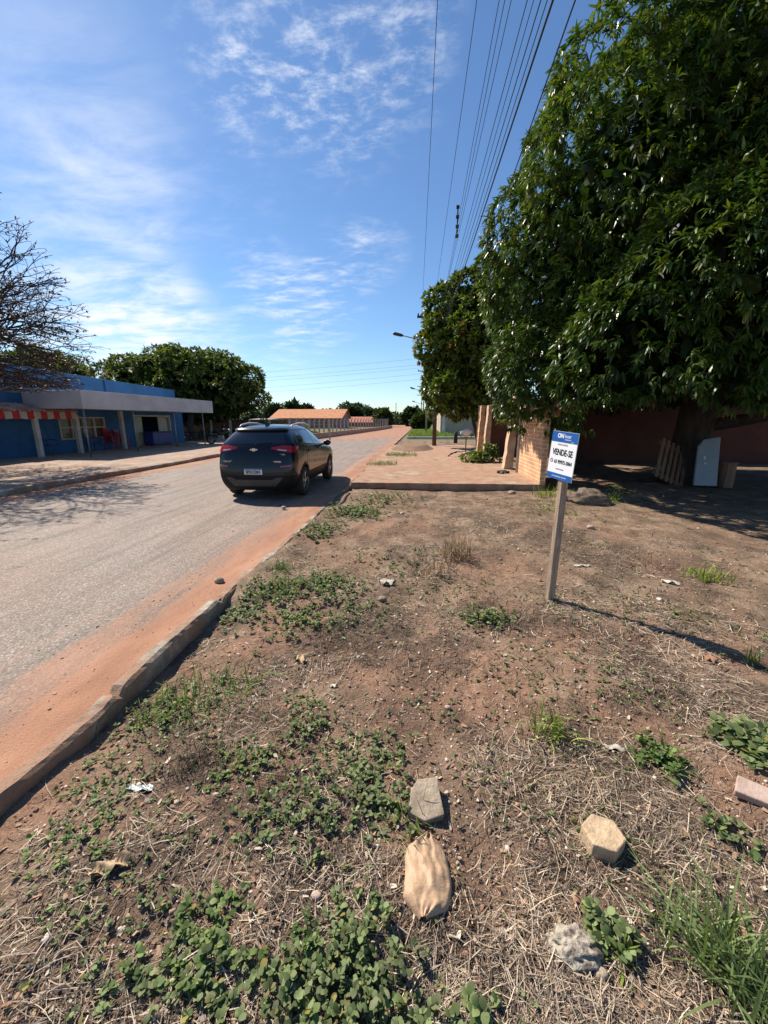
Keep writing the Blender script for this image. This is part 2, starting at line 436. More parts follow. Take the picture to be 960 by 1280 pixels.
while y < 60:
    dx = .02 * math.sin(y * 1.3) + .012 * math.sin(y * 4.1 + 1); seg = int((y + 3) / 1.0)
    r = random.Random(seg); dz = r.uniform(-.010, .010) - (.03 if y > 3.3 else 0)
    if 1.95 < y < 2.02: dz -= .035
    if 3.28 < y < 3.36: dz -= .03
    if y < 1.9: dx -= .05 * (1.9 - y); dz += -.01
    st.append((y, dx, dz)); y += .045 if y < 12 else .5
kerb('kerb', KX, .10, st, M['kerb'], .028, .26)
st = []; y = -3.0
while y < 60:
    seg = int(y / 1.2); r = random.Random(seg + 99)
    st.append((y, .03 * math.sin(y * .6) + r.uniform(-.01, .01), r.uniform(-.02, .02))); y += .3
kerb('kerb', -9.3, .14, st, M['kerb'], .11, .3)

# far-side pavement and near pavement slab
def pave_material(name, c1, c2, c3):
    m, nt, b, o = new_mat(name); v = objco(nt)
    n1 = noise(nt, v, .7, 6, .65); n2 = noise(nt, v, 2.6, 8, .72); n3 = noise(nt, v, 60, 3, .7)
    c = ramp(nt, n2, [(.34, c1), (.5, c2), (.66, c3)])
    c = mixc(nt, ramp(nt, n1, [(.40, (0, 0, 0)), (.62, (.8, .8, .8))]), c, (.38, .20, .115))
    c = mixc(nt, 1, c, ramp(nt, n3, [(.3, (.8, .8, .8)), (.7, (1.18, 1.18, 1.18))]), 'MULTIPLY')
    nt.links.new(c, b.inputs['Base Color']); b.inputs['Roughness'].default_value = .9
    bump(nt, b, mth(nt, 'ADD', n2, n3), .8, .03); return m
M['pave'] = pave_material('dusty_concrete', (.22, .13, .085), (.37, .235, .155), (.47, .34, .245))
M['pave_left'] = pave_material('dirty_concrete', (.20, .155, .12), (.36, .28, .22), (.48, .40, .32))
px_ = np.arange(-14.6, -9.37, .12); py_ = np.concatenate([np.arange(-6, 30, .25), np.arange(30, 34, 1)])
tag(sheet('pavement', np.arange(-17.2, -9.36, .2), py_, lambda x, y: .105 + .03 * (fbm(x * .6, y * .6, 81) - .5) - .03 * sstep(-9.8, -9.4, x), M['pave_left']), kind='structure')
mb = MB()
# slab with a broken front edge
front = [(-1.80 + i * .165, 10.22 + .10 * (i / 30) + random.uniform(-.025, .025)) for i in range(31)]
poly = front + [(3.15, 12), (3.15, 26.3)] + [(2.2, 26.5), (.6, 25.9), (-1.0, 26.6), (-1.8, 26.2)]
mb.prism(poly, -.3, .055)
o = mb.build('pavement', M['pave'], bevel=.012); tag(o, kind='structure')

# dirt ramp on the pavement, with a slumped edge towards the road
def mound(name, c, rx, ry, h, mat, seed, n=40, flat=.5, label=None, cat=None):
    u = np.linspace(-1, 1, n); U, Vv = np.meshgrid(u, u); r = np.sqrt(U * U + Vv * Vv)
    Z = h * (1 - sstep(flat, 1, r)) * (.75 + .5 * fbm(U * 2 + seed, Vv * 2, seed)) - .04 * sstep(.9, 1, r)
    X = c[0] + U * rx; Y = c[1] + Vv * ry; Z = Z + c[2]
    ix = np.arange(n * n).reshape(n, n); q = np.stack([ix[:-1, :-1], ix[:-1, 1:], ix[1:, 1:], ix[1:, :-1]], -1).reshape(-1, 4)
    t = np.tile(np.array([[.6, .1, 0]]), (n * n, 1))
    o = np_mesh(name, np.stack([X, Y, Z], -1).reshape(-1, 3), q, mat, t, smooth=True)
    return tag(o, label, cat)
mound('dirt_mound', (-.5, 23.2, .03), 1.35, 2.8, .26, M['soil'], 5, label='long heap of brown earth dumped across the pavement by the kerb', cat='dirt mound')

# ------------------------------------------------------------------ brick
def brick_material(name, c1, c2, mortar, sc, bw=.5, rh=.25, msize=.02):
    m, nt, b, o = new_mat(name); v = objco(nt)
    sx = N(nt, 'ShaderNodeSeparateXYZ'); nt.links.new(v, sx.inputs[0])
    cb = N(nt, 'ShaderNodeCombineXYZ')
    nt.links.new(mth(nt, 'ADD', sx.outputs[0], sx.outputs[1]), cb.inputs[0]); nt.links.new(sx.outputs[2], cb.inputs[1])
    br = N(nt, 'ShaderNodeTexBrick'); nt.links.new(cb.outputs[0], br.inputs['Vector'])
    br.inputs['Scale'].default_value = sc; br.inputs['Brick Width'].default_value = bw; br.inputs['Row Height'].default_value = rh
    br.inputs['Mortar Size'].default_value = msize; br.inputs['Mortar Smooth'].default_value = .3
    br.inputs['Color1'].default_value = (*c1, 1); br.inputs['Color2'].default_value = (*c2, 1); br.inputs['Mortar'].default_value = (*mortar, 1)
    n1 = noise(nt, v, 3, 5); n2 = noise(nt, v, 40, 4)
    c = mixc(nt, 1, br.outputs['Color'], ramp(nt, n1, [(.3, (.72, .7, .68)), (.7, (1.2, 1.2, 1.2))]), 'MULTIPLY')
    c = mixc(nt, 1, c, ramp(nt, n2, [(.3, (.85, .85, .85)), (.7, (1.12, 1.12, 1.12))]), 'MULTIPLY')
    nt.links.new(c, b.inputs['Base Color']); b.inputs['Roughness'].default_value = .9
    bump(nt, b, mth(nt, 'ADD', mth(nt, 'MULTIPLY', br.outputs['Fac'], -1), mth(nt, 'MULTIPLY', n2, .4)), .8, .012); return m
M['brick'] = brick_material('hollow_brick', (.60, .34, .17), (.53, .28, .13), (.72, .54, .36), 1, .19, .10, .014)
M['red_brick'] = brick_material('red_brick', (.30, .11, .06), (.22, .08, .045), (.30, .2, .15), 1, .2, .1, .014)
M['pillar'] = plain('pillar_render', (.60, .42, .28), (.46, .29, .18), 5, .9, .8, 25)
M['brown_wall'] = plain('brown_wall', (.25, .125, .085), (.17, .08, .055), 2, .9, .3, 30)
def pixbase(x, y): return G(x, y, .055)
wall = empty('brick_wall', (3.06, 11.3, .055), label='unplastered orange hollow brick wall at the near end of the pavement', cat='wall')
mb = MB(); hcr = []
mb.prism([(10.3, .056), (12.62, .056), (12.62, 2.22), (12.4, 2.16), (12.2, 2.16), (12.2, 2.05), (11.6, 2.05), (11.6, 1.95), (11.0, 1.95), (11.0, 1.86), (10.3, 1.86)], 2.99, 3.13, 'x')
mb.build('brickwork', M['brick'], wall)
mb = MB(); mb.tube([(2.97, 12.68, .05), (2.97, 12.68, 2.3)], .045, 10); mb.build('corner_pipe', M['fence_concrete'], wall, smooth=True)
def pillar(name, x, y, w, d, h, lean, label, seed, mat):
    r = random.Random(seed); V = []; Fs = []; n = 14
    for i in range(n):
        z = .05 + h * i / (n - 1); ox = lean * i / (n - 1); t = r.uniform(-.016, .016)
        V += [(x - w / 2 + ox + t - .10 * (1 - i / (n - 1)), y - d / 2 + r.uniform(-.02, .02), z), (x + w / 2 + ox + r.uniform(-.01, .01), y - d / 2, z), (x + w / 2 + ox, y + d / 2, z), (x - w / 2 + ox + t - .08 * (1 - i / (n - 1)), y + d / 2 + r.uniform(-.03, .03), z)]
    for i in range(n - 1):
        for k in range(4): Fs.append((i * 4 + k, i * 4 + (k + 1) % 4, i * 4 + 4 + (k + 1) % 4, i * 4 + 4 + k))
    Fs += [(3, 2, 1, 0), tuple((n - 1) * 4 + k for k in range(4))]
    mb = MB(); mb.add(V, Fs); o = mb.build(name, mat, bevel=.01); return tag(o, label, 'pillar')
pillar('gate_pillar', 2.93, 13.75, .17, .5, 2.35, .12, 'crooked plastered pillar with a ragged left edge, next to the brick wall', 1, M['pillar'])
pillar('gate_pillar', 2.92, 18.3, .16, .5, 2.2, .02, 'orange pillar standing behind the green bush on the pavement', 2, M['pillar'])
pillar('gate_pillar', 2.90, 20.3, .2, .9, 2.25, 0, 'farthest orange pillar with a toothed broken edge', 3, M['brick'])
# lintel-high wall of the shed behind the opening
shed = empty('garden_shed', (4.2, 16, 0), label='dark lean-to behind the gap between the pillars', cat='shed')
mb = MB(); mb.b2((4.6, 13.2, -.1), (4.72, 20.6, 2.4)); mb.b2((3.3, 20.55, -.1), (4.6, 20.7, 2.4)); mb.build('wall', M['brown_wall'], shed)
mb = MB(); mb.prism([(3.12, 2.25), (4.9, 2.62), (4.9, 2.68), (3.12, 2.31)], 13.3, 20.9, 'y'); mb.build('roof', M['rust'], shed)
# yard wall behind the mango
yw = MB(); yw.b2((4.8, 17.4, -.1), (20, 17.55, 2.5)); yw = yw.build('yard_wall', plain('shade_dark_render', (.13, .042, .030), (.09, .03, .022), 1.5, .9, .3, 25))  # red render coloured darker to stand for the tree's shade
tag(yw, 'red yard wall behind the big tree, its colour darkened for deep shade', 'wall')

# ------------------------------------------------------------------ foliage generator
def blob_points(blobs, n, lo, hi, cull=.8):
    B = np.array(blobs, float); w = (B[:, 3] * B[:, 4] * B[:, 5]) ** (2 / 3); w /= w.sum()
    out = []; outn = []
    got = 0
    while got < n:
        k = rng.choice(len(B), n, p=w); d = nrm(rng.normal(size=(n, 3))); f = rng.uniform(lo, hi, (n, 1))
        p = B[k, :3] + d * B[k, 3:6] * f
        nn = nrm(d / B[k, 3:6])
        ins = np.zeros(n, bool)
        for q in B:
            ins |= (((p - q[:3]) / q[3:6]) ** 2).sum(1) < cull ** 2
        keep = ~ins
        out.append(p[keep]); outn.append(nn[keep]); got += keep.sum()
        if keep.sum() < n * .01: break
    return np.concatenate(out)[:n], np.concatenate(outn)[:n]
def rosettes(bag, p, o, leaves, L, W, droop, spread, col, colvar=.3, up=0.0):
    """whorls of drooping lance leaves round an outward axis"""
    n = len(p); a = nrm(o + np.array([0, 0, up]) + rng.normal(0, .25, (n, 3)))
    pp = np.repeat(p, leaves, 0); aa = np.repeat(a, leaves, 0); m = len(pp)
    t = nrm(np.cross(aa, rng.normal(size=(m, 3))))
    s = rng.uniform(spread[0], spread[1], (m, 1))
    D = nrm(aa * np.cos(s) + t * np.sin(s))
    l = rng.uniform(L[0], L[1], (m, 1)); w = l * W * rng.uniform(.8, 1.2, (m, 1))
    p0 = pp + D * l * .05
    D1 = nrm(D + np.array([0, 0, -droop]) * rng.uniform(.4, 1.2, (m, 1)))
    D2 = nrm(D1 + np.array([0, 0, -droop]) * rng.uniform(.6, 1.4, (m, 1)))
    P = np.stack([p0, p0 + D1 * l * .45, p0 + D1 * l * .45 + D2 * l * .55], 1)
    WW = np.concatenate([w * .25, w, w * .12], 1)
    S = side_of(D1, rng.normal(0, .5, m))
    V, Q = strips(P, WW, S)
    c = np.repeat(col, leaves, 0) * rng.uniform(1 - colvar, 1 + colvar, (m, 1))
    bag.add(V, Q, np.repeat(c, 6, 0))
def lump(cx, cy, cz, R, n, r0, r1, bias=None, zmin=-1.0):
    """an uneven crown: one core plus many smaller domes on its surface"""
    b = [(cx, cy, cz, R[0] * .88, R[1] * .88, R[2] * .88)]
    while len(b) < n + 1:
        d = nrm(rng.normal(size=3))
        if d[2] < zmin: continue
        if bias is not None and d @ np.array(bias) < -.25 and rng.random() < .7: continue
        r = rng.uniform(r0, r1); q = np.array(R) * rng.uniform(.74, .92)
        b.append((cx + d[0] * q[0], cy + d[1] * q[1], cz + d[2] * q[2], r, r, r * rng.uniform(.75, 1.0)))
    return b
def lerp_col(t, a, b): return np.array(a)[None] * (1 - t) + np.array(b)[None] * t

def limb(mb, a, b, r0, r1, sag=.0, n=6, seed=0, seg=7):
    r = random.Random(seed); a = Vector(a); b = Vector(b); pts = []
    for i in range(seg + 1):
        t = i / seg; p = a.lerp(b, t) + Vector((r.uniform(-1, 1), r.uniform(-1, 1), r.uniform(-.6, .6))) * (.05 * (b - a).length * math.sin(PI * t)) + Vector((0, 0, sag * math.sin(PI * t)))
        pts.append(p)
    mb.tube(pts, [r0 + (r1 - r0) * i / seg for i in range(seg + 1)], n)
    return pts

# --- the mango tree
MC = np.array([8.1, 11.9, 5.0])
mango = empty('mango_tree', (7.35, 11.9, -.06), label='huge dense mango tree with drooping dark leaves over the right side', cat='tree')
blobs = lump(*MC, (6.3, 6.0, 5.9), 120, .8, 1.7, bias=(-.6, -.8, 0), zmin=-.62)
# skirts hanging low near the wall and along the near side
for q in [(3.5, 10.15, 2.5, .6, .6, .8), (3.6, 9.2, 2.8, .9, .9, .9), (2.9, 10.6, 3.2, .9, .9, 1.1), (4.6, 8.3, 2.9, 1, 1, 1), (5.6, 7.7, 2.7, 1, 1, .9), (6.8, 7.3, 2.6, 1, 1, .8), (3.1, 12.6, 3.2, .8, .9, .7), (3.3, 10.35, 1.75, .35, .35, .6),
          (8.2, 7.0, 2.6, 1.1, 1, .9), (9.8, 7.4, 2.5, 1.1, 1, .9), (5.0, 10, 2.6, 1.2, 1.2, .8), (7, 9.5, 2.5, 1.3, 1.3, .7), (9, 9.8, 2.6, 1.3, 1.3, .8), (11, 9.2, 2.6, 1.3, 1.3, .9)]:
    blobs.append(q)
bag = Bag()
p, o_ = blob_points(blobs, 24000, .82, 1.04, .86)
low = 2.0 + .5 * (fbm(p[:, 0] * .9, p[:, 1] * .9, 61) - .4) * 2; k_ = (p[:, 2] > low) | ((p[:, 0] < 4.0) & (p[:, 1] > 9.7)); p = p[k_]; o_ = o_[k_]
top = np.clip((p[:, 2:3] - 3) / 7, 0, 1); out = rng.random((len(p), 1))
young_lit = (rng.random((len(p), 1)) < .08 + .55 * top * (p[:, :1] < 5.5)).astype(float) * rng.uniform(.4, 1, (len(p), 1))  # yellow-green for young leaves, and sunlight painted into the upper left crown
col = lerp_col(out, (.024, .058, .010), (.072, .122, .020)); col = col * (1 - young_lit) + np.array([.15, .19, .03]) * young_lit
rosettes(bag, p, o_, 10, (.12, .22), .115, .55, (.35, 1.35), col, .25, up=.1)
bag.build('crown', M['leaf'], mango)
bag = Bag()                                               # shaded inner leaves
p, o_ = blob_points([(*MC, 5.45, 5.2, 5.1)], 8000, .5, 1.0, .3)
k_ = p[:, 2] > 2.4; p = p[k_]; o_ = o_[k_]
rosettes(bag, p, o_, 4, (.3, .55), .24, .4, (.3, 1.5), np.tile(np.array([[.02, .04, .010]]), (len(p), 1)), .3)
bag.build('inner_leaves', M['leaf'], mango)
mb = MB()
mb.tube([(7.35, 11.9, -.15), (7.38, 11.9, .25), (7.42, 11.95, .9), (7.5, 12.0, 1.6), (7.6, 12, 2.4)], [.62, .50, .44, .43, .46], 14)
for i, (b, r) in enumerate([((4.4, 10.2, 4.2), .2), ((5.6, 8.6, 4.5), .2), ((9.5, 9.2, 4.4), .22), ((11.5, 11, 4.2), .2), ((8, 14.8, 5.5), .2), ((7.4, 11, 7.5), .22), ((5, 13.5, 5), .18)]):
    limb(mb, (7.6, 12, 2.2), b, r, .05, .3, 8, i)
limb(mb, (7.8, 11.9, 1.5), (12.5, 11.2, 2.6), .17, .09, -.1, 8, 41)
mb.build('trunk', M['dark_bark'], mango, smooth=True)

# --- the broad-leaved street tree beside the pole
t2 = empty('street_tree', (3.55, 25.6, .05), label='bushy broad leaved street tree crowding the first utility pole', cat='tree')
b2 = lump(3.0, 23.8, 5.35, (2.95, 2.9, 3.8), 62, .5, 1.0, bias=(-.7, -.7, 0), zmin=-.8)
b2 += [(1.0, 23.5, 3.9, .9, .9, .9), (.9, 24, 3.0, .7, .7, .6), (.75, 24.2, 2.2, .45, .45, .4), (3.3, 23.3, 8.9, .9, .9, 1.0), (2.4, 23.6, 8.3, .8, .8, .9), (1.6, 23.6, 6.6, .7, .7, .8), (2.0, 23.3, 2.3, .8, .8, .6), (3.5, 23.3, 2.3, .9, .9, .6), (4.5, 23.5, 2.6, .9, .9, .6), (.7, 23.8, 5.0, .5, .5, .5)]
bag = Bag(); p, o_ = blob_points(b2, 5600, .75, 1.08, .8)
t = rng.random((len(p), 1)); col = lerp_col(t, (.05, .095, .016), (.18, .23, .045)); y_ = (rng.random((len(p), 1)) < .05); col = np.where(y_, np.array([[.22, .10, .04]]), col)
rosettes(bag, p, o_, 7, (.16, .28), .27, .25, (.4, 1.4), col, .3, up=.4)
p, o_ = blob_points([(3.0, 23.8, 5.3, 2.5, 2.4, 3.3)], 1300, .4, .95, .2)
rosettes(bag, p, o_, 4, (.4, .6), .3, .2, (.3, 1.4), np.tile(np.array([[.03, .055, .014]]), (len(p), 1)), .3)
bag.build('crown', M['leaf'], t2)
mb = MB(); mb.tube([(3.55, 25.6, -.05), (3.5, 25.5, .4), (3.3, 25.2, .95), (3.05, 24.7, 1.6), (2.95, 24.2, 2.4), (2.95, 23.9, 4.5)], [.17, .14, .12, .11, .1, .05], 9)
limb(mb, (3.1, 24.8, 1.5), (4.4, 24, 4), .08, .03, .1, 6, 3); limb(mb, (3.0, 24.3, 2.2), (1.5, 23.6, 4.4), .08, .03, .2, 6, 4)
limb(mb, (3.0, 24.3, 2.2), (2.4, 23.4, 7), .07, .02, .2, 6, 5)
mb.build('trunk', M['dark_bark'], t2, smooth=True)

def tree(name, c, R, n_lumps, r01, nros, L, W, cols, trunk, label, zmin=-.6, leaves=6, group=None, inner=500, tr=.3, cull=.82, droop=.25):
    root = empty(name, trunk[0], label=label, cat='tree', group=group)
    bl = lump(*c, R, n_lumps, *r01, zmin=zmin); bag = Bag()
    p, o_ = blob_points(bl, nros, .78, 1.06, cull); t = rng.random((len(p), 1))
    rosettes(bag, p, o_, leaves, L, W, droop, (.3, 1.4), lerp_col(t, *cols), .3, up=.3)
    if inner:
        p, o_ = blob_points([(*c, R[0] * .8, R[1] * .8, R[2] * .8)], inner, .4, .98, .2)
        rosettes(bag, p, o_, 3, (L[1] * 2, L[1] * 3), .3, .2, (.3, 1.4), np.tile(np.array(cols[0])[None] * .8, (len(p), 1)), .2)
    bag.build('crown', M['matte_leaf'], root)
    mb = MB(); a = Vector(trunk[0]); hub = Vector(trunk[1])
    limb(mb, a - Vector((0, 0, .15)), hub, tr, tr * .8, 0, 8, 1)
    for k in range(6):
        an = k * PI / 3 + .4; limb(mb, hub, (c[0] + math.cos(an) * R[0] * .65, c[1] + math.sin(an) * R[1] * .65, c[2] + R[2] * .2), tr * .55, .04, .2, 6, k)
    mb.build('trunk', M['dark_bark'], root, smooth=True); return root
GR = ((.035, .062, .014), (.15, .185, .045))
# round tree at the end of the bar
tree('shade_tree', (-20.4, 34.5, 4.2), (6.8, 5.5, 3.1), 70, (.8, 1.6), 5200, (.22, .38), .22, GR, ((-18.2, 30.6, 0), (-18.6, 31.8, 2.4)), 'wide domed green tree spreading over the end of the blue bar', zmin=-.45, inner=1400, tr=.28)
tree('shade_tree', (-33.5, 34, 5.0), (4.3, 4, 2.5), 30, (.7, 1.3), 1800, (.22, .38), .22, GR, ((-33.5, 34, 0), (-33.5, 34, 3)), 'smaller green treetop rising behind the left part of the blue bar', zmin=-.5, inner=500)

# --- leafless tree at the far left
bare = empty('bare_tree', (-15.2, 9.8, .05), label='nearly leafless tree with fine dark twigs at the far left edge', cat='tree')
mbb = MB(); tips = []
rb = random.Random(12)
def grow(p, d, L, r, depth):
    pts = [p]; q = p.copy(); dd = d.copy(); seg = 4 if depth < 3 else 3
    for i in range(seg):
        dd = (dd + Vector((rb.gauss(0, .17), rb.gauss(0, .17), rb.gauss(0, .13) + (.05 if depth < 2 else -.03)))).normalized()
        dd.z = max(dd.z, -.25 if q.z > 2.6 else .15); q = q + dd * (L / seg); pts.append(q)
    mbb.tube(pts, [r * (1 - .35 * i / seg) for i in range(seg + 1)], 7 if depth < 2 else (4 if depth < 4 else 3), cap=False)
    if depth >= 4: tips.append((pts[-1], dd)); tips.append((pts[2], dd))
    if depth >= 6: return
    k = 3
    for i in range(k + (1 if rb.random() < .35 else 0)):
        at = pts[-1] if i < 2 else pts[rb.randint(2, seg)]
        sp = .55 if depth else .75
        nd = (dd + Vector((rb.gauss(0, sp), rb.gauss(0, sp), rb.gauss(0, sp * .6) + (.12 if depth < 2 else 0)))).normalized()
        grow(at, nd, L * rb.uniform(.62, .84), max(r * .6, .006), depth + 1)
grow(Vector((-15.2, 9.8, 0)), Vector((.12, .05, 1)), 1.9, .2, 0)
# strong limbs towards the street
grow(Vector((-15.1, 9.8, 1.9)), Vector((.9, .25, .35)).normalized(), 1.9, .1, 1)
grow(Vector((-15.1, 9.8, 2.3)), Vector((.8, .5, .75)).normalized(), 2.2, .1, 1)
grow(Vector((-15.1, 9.8, 2.6)), Vector((.55, .7, 1.1)).normalized(), 2.3, .1, 1)
for d_, L_, r_, z_ in [((.9, .35, -.02), 1.9, .09, 2.1), ((.95, .1, .15), 1.8, .08, 2.4), ((.5, .6, 1.5), 2.5, .1, 2.6), ((.85, .5, .5), 2.2, .09, 2.5), ((.6, .8, .1), 2.0, .08, 2.3), ((.7, .2, 1.4), 2.4, .09, 2.6), ((.3, .9, .9), 2.2, .09, 2.6)]:
    grow(Vector((-15.1, 9.8, z_)), Vector(d_).normalized(), L_, r_, 1)
mbb.build('branches', M['dark_bark'], bare, smooth=True, fixn=False)
tp = np.array([tuple(a) for a, b in tips]); td = np.array([tuple(b) for a, b in tips])
sel = rng.random(len(tp)) < .38; bag = Bag()
t = rng.random((sel.sum(), 1)); rosettes(bag, tp[sel], nrm(td[sel]), 3, (.05, .10), .24, .3, (.2, 1.2), lerp_col(t, (.06, .034, .022), (.10, .07, .03)), .3)
bag.build('leaves', M['twig_leaf'], bare)

# ------------------------------------------------------------------ the bar
bar = empty('bar_building', (-17, 20, .1), label='low blue roadside bar with a grey canopy and a dark shaded front', cat='building')
WX = -16.7
mb = MB()
# front wall with openings, built of butted panels
def ypx(x, X): return XP(x, 540, X)[1]
W0, W1 = ypx(76, WX), ypx(132, WX); D0, D1 = ypx(168, WX), ypx(214, WX)
y0, y1, zt = 11.6, 27.4, 2.75
wz0, wz1, dz1 = .72, 1.78, 1.92
for a, b, z0, z1 in [(y0, W0, .05, zt), (W0, W1, .05, wz0), (W0, W1, wz1, zt), (W1, D0, .05, zt), (D0, D1, dz1, zt), (D1, y1, .05, zt)]:
    mb.b2((WX - .2, a, z0), (WX, b, z1))
mb.b2((-24, y1 - .2, .05), (WX - .2, y1, zt)); mb.b2((-24, y0, .05), (WX - .2, y0 + .2, zt)); mb.b2((-24.2, y0, .05), (-24, y1, zt))
mb.build('wall', M['blue_wall'], bar)
mb = MB(); mb.b2((-24, y0, 2.75), (WX - .21, y1, 2.85)); mb.b2((-24, D0 - 1, .03), (WX - .2, y1, .06)); mb.b2((-19.6, W0 - .5, .05), (-19.5, y1 - .25, 2.74)); mb.build('roof_slab', M['concrete'], bar)
mb = MB()
mb.prism([(15.6, 2.751), (27.2, 2.751), (27.2, 3.62), (21.5, 3.74), (15.6, 3.9)], WX - .45, WX - .25, 'x'); mb.b2((WX - .45, y0, 2.752), (WX - .25, 15.55, 3.4))
mb.b2((WX - 7, 27.0, 2.752), (WX - .45, 27.2, 3.6)); mb.b2((WX - 7, 15.6, 2.752), (WX - .45, 15.8, 3.88))
mb.b2((WX - .24, 20.9, 2.76), (WX - .17, 21.1, 3.7))
mb.build('parapet', M['blue_parapet'], bar, bevel=.01)
can = MB(); can.b2((-16.69, 15.95, 2.12), (-14.14, 26.6, 2.2)); can.build('canopy_ceiling', M['grey_fascia'], bar)
can = MB(); can.b2((-14.12, 15.93, 2.09), (-14.0, 26.62, 2.85)); can.b2((-16.68, 15.93, 2.1), (-14.13, 16.03, 2.84)); can.b2((-16.68, 26.52, 2.1), (-14.13, 26.62, 2.84))
can.build('canopy_fascia', M['grey_fascia'], bar, bevel=.008)
for k, (xt, xb) in enumerate([(100, 108), (163, 172), (216, 222), (253, 257)]):
    b = XP(xb, 560, -14.07); mb = MB(); mb.tube([(-14.07, max(b[1], 16.0), .1), (-14.07, max(b[1], 16.0), 2.095)], .035, 8); mb.build('canopy_post', M['steel'], bar, smooth=True)
M['column'] = plain('column_paint', (.55, .52, .47), (.38, .35, .31), 3, .8, .2, 40)
for xb, X, zt_ in [(48, -15.95, 1.85), (99, -15.95, 1.85), (155, -16.1, 2.11), (160, -16.1, 2.11)][:3]:
    p_ = XP(xb, 550, X); mb = MB(); mb.box((X, p_[1], (zt_ + .1) / 2), (.17, .17, zt_ - .1)); mb.build('column', M['column'], bar, bevel=.01)
# window: frame, mullions, panes
fr = MB(); wx = WX + .02
n_p = 4
for i in range(n_p + 1):
    yy = W0 + (W1 - W0) * i / n_p; fr.b2((WX - .1, yy - .035, wz0), (wx, yy + .035, wz1))
for zz in (wz0 + .03, wz1 - .03, wz0 + .56): fr.b2((WX - .09, W0, zz - .03), (wx - .006, W1, zz + .03))
fo = fr.build('window', M['column'], bar)
for i in range(n_p):
    a = W0 + (W1 - W0) * i / n_p + .036; b = W0 + (W1 - W0) * (i + 1) / n_p - .036
    pn = MB(); pn.b2((WX - .07, a, wz0 + .061), (WX - .06, b, wz1 - .061)); pn.build('pane', plain('brown_pane', (.16, .105, .065), (.09, .06, .04), 1.5, .2) if i == 0 else bpy.data.materials['brown_pane'], fo)
# doorway: pale open leaves and frame
fr = MB(); fr.b2((WX - .12, D0, .1), (WX + .03, D0 + .09, dz1 - .001)); fr.b2((WX - .12, D1 - .09, .1), (WX + .03, D1, dz1 - .001)); fr.b2((WX - .121, D0 + .09, dz1 - .09), (WX + .029, D1 - .09, dz1 - .001))
fr.build('door_frame', M['column'], bar)
M['pale_door'] = plain('pale_door', (.42, .44, .36), (.30, .32, .27), 2, .5)
dw = D1 - D0
for a, b in ((D0 + .1, D0 + .1 + dw * .24), (D1 - .1 - dw * .27, D1 - .1)):
    d = MB(); d.b2((WX - .17, a, .12), (WX - .13, b, dz1 - .1)); d.b2((WX - .128, a + .08, .9), (WX - .12, b - .08, 1.7)); d.b2((WX - .128, a + .08, .25), (WX - .12, b - .08, .8))
    d.build('door', M['pale_door'], bar, bevel=.006)
d = MB(); d.b2((-18.4, D0 + dw * .3, .1), (-18.36, D0 + dw * .62, 1.75)); d.build('inner_door', M['white_paint'], bar)
# striped awning fringe and its corrugated roof on the left
aw = MB(); ya, yb = 11.6, XP(95, 520, -15.9)[1]
k = 0; yy = yb
while yy > ya:
    w_ = .30; zj = .02 * math.sin(k * 2.1); aw.add([(-15.86, yy, 1.98), (-15.86 + .015, yy, 1.68 + zj), (-15.86 + .02, yy - w_, 1.68 - zj), (-15.86, yy - w_, 1.98), (-15.88, yy, 1.98), (-15.88, yy, 1.68 + zj), (-15.88, yy - w_, 1.68 - zj), (-15.88, yy - w_, 1.98)], [(0, 1, 2, 3), (7, 6, 5, 4), (0, 3, 7, 4), (1, 5, 6, 2), (0, 4, 5, 1), (3, 2, 6, 7)], k % 2)
    yy -= w_; k += 1
M['awning_red'] = plain('awning_red', (.5, .03, .035), (.4, .025, .03), 4, .8); M['awning_white'] = plain('awning_white', (.5, .44, .36), (.4, .35, .29), 4, .8)
aw.build('awning_fringe', [M['awning_white'], M['awning_red']], bar)
rf = MB(); n = 240; V = []; Fs = []
for i in range(n + 1):
    yy = ya + (yb - ya) * i / n; w_ = .035 * math.sin(2 * PI * yy / .21)
    V += [(-15.75, yy, 2.02 + w_), (WX + .01, yy, 2.32 + w_), (-15.75, yy, 1.995 + w_), (WX + .01, yy, 2.295 + w_)]
for i in range(n):
    a = i * 4; Fs += [(a, a + 4, a + 5, a + 1), (a + 2, a + 3, a + 7, a + 6), (a, a + 2, a + 6, a + 4)]
rf.add(V, Fs); M['tile'] = plain('clay_tile', (.48, .36, .28), (.28, .15, .1), 3, .85, .3, 40)
rf.build('awning_roof', M['tile'], bar, smooth=True)

# plastic furniture
def chair_proto(name, mat, label, group):
    r = empty(name, (0, 0, 0), label=label, cat='chair', group=group)
    mb = MB(); mb.box((0, 0, .43), (.44, .42, .03)); mb.build('seat', mat, r, bevel=.012)
    mb = MB(); Rm = Matrix.Rotation(.18, 3, 'X')
    for i in range(5): mb.box(Vector((-.16 + .08 * i, -.245, .66)), (.045, .02, .36), rot=Rm)
    mb.box((0, -.285, .85), (.42, .025, .07), rot=Rm); mb.build('backrest', mat, r, bevel=.006)
    for sx in (-1, 1):
        mb = MB(); mb.tube([(sx * .19, .18, .42), (sx * .23, .22, 0)], [.022, .018], 6); mb.build('leg', mat, r)
        mb = MB(); mb.tube([(sx * .19, -.19, .42), (sx * .23, -.25, 0)], [.022, .018], 6); mb.build('leg', mat, r)
        mb = MB(); mb.tube([(sx * .23, .2, .43), (sx * .235, .18, .64), (sx * .225, -.25, .66)], .02, 6); mb.build('armrest', mat, r)
    return r
redc = chair_proto('plastic_chair', M['red_plastic'], 'red plastic chair', 'red chairs stacked against the bar wall')
def putchair(src, x, y, z, rz, label=None, first=False):
    o = src if first else copy_tree(src); o.location = (x, y, z); o.rotation_euler = (0, 0, rz)
    if label: o['label'] = label
    return o
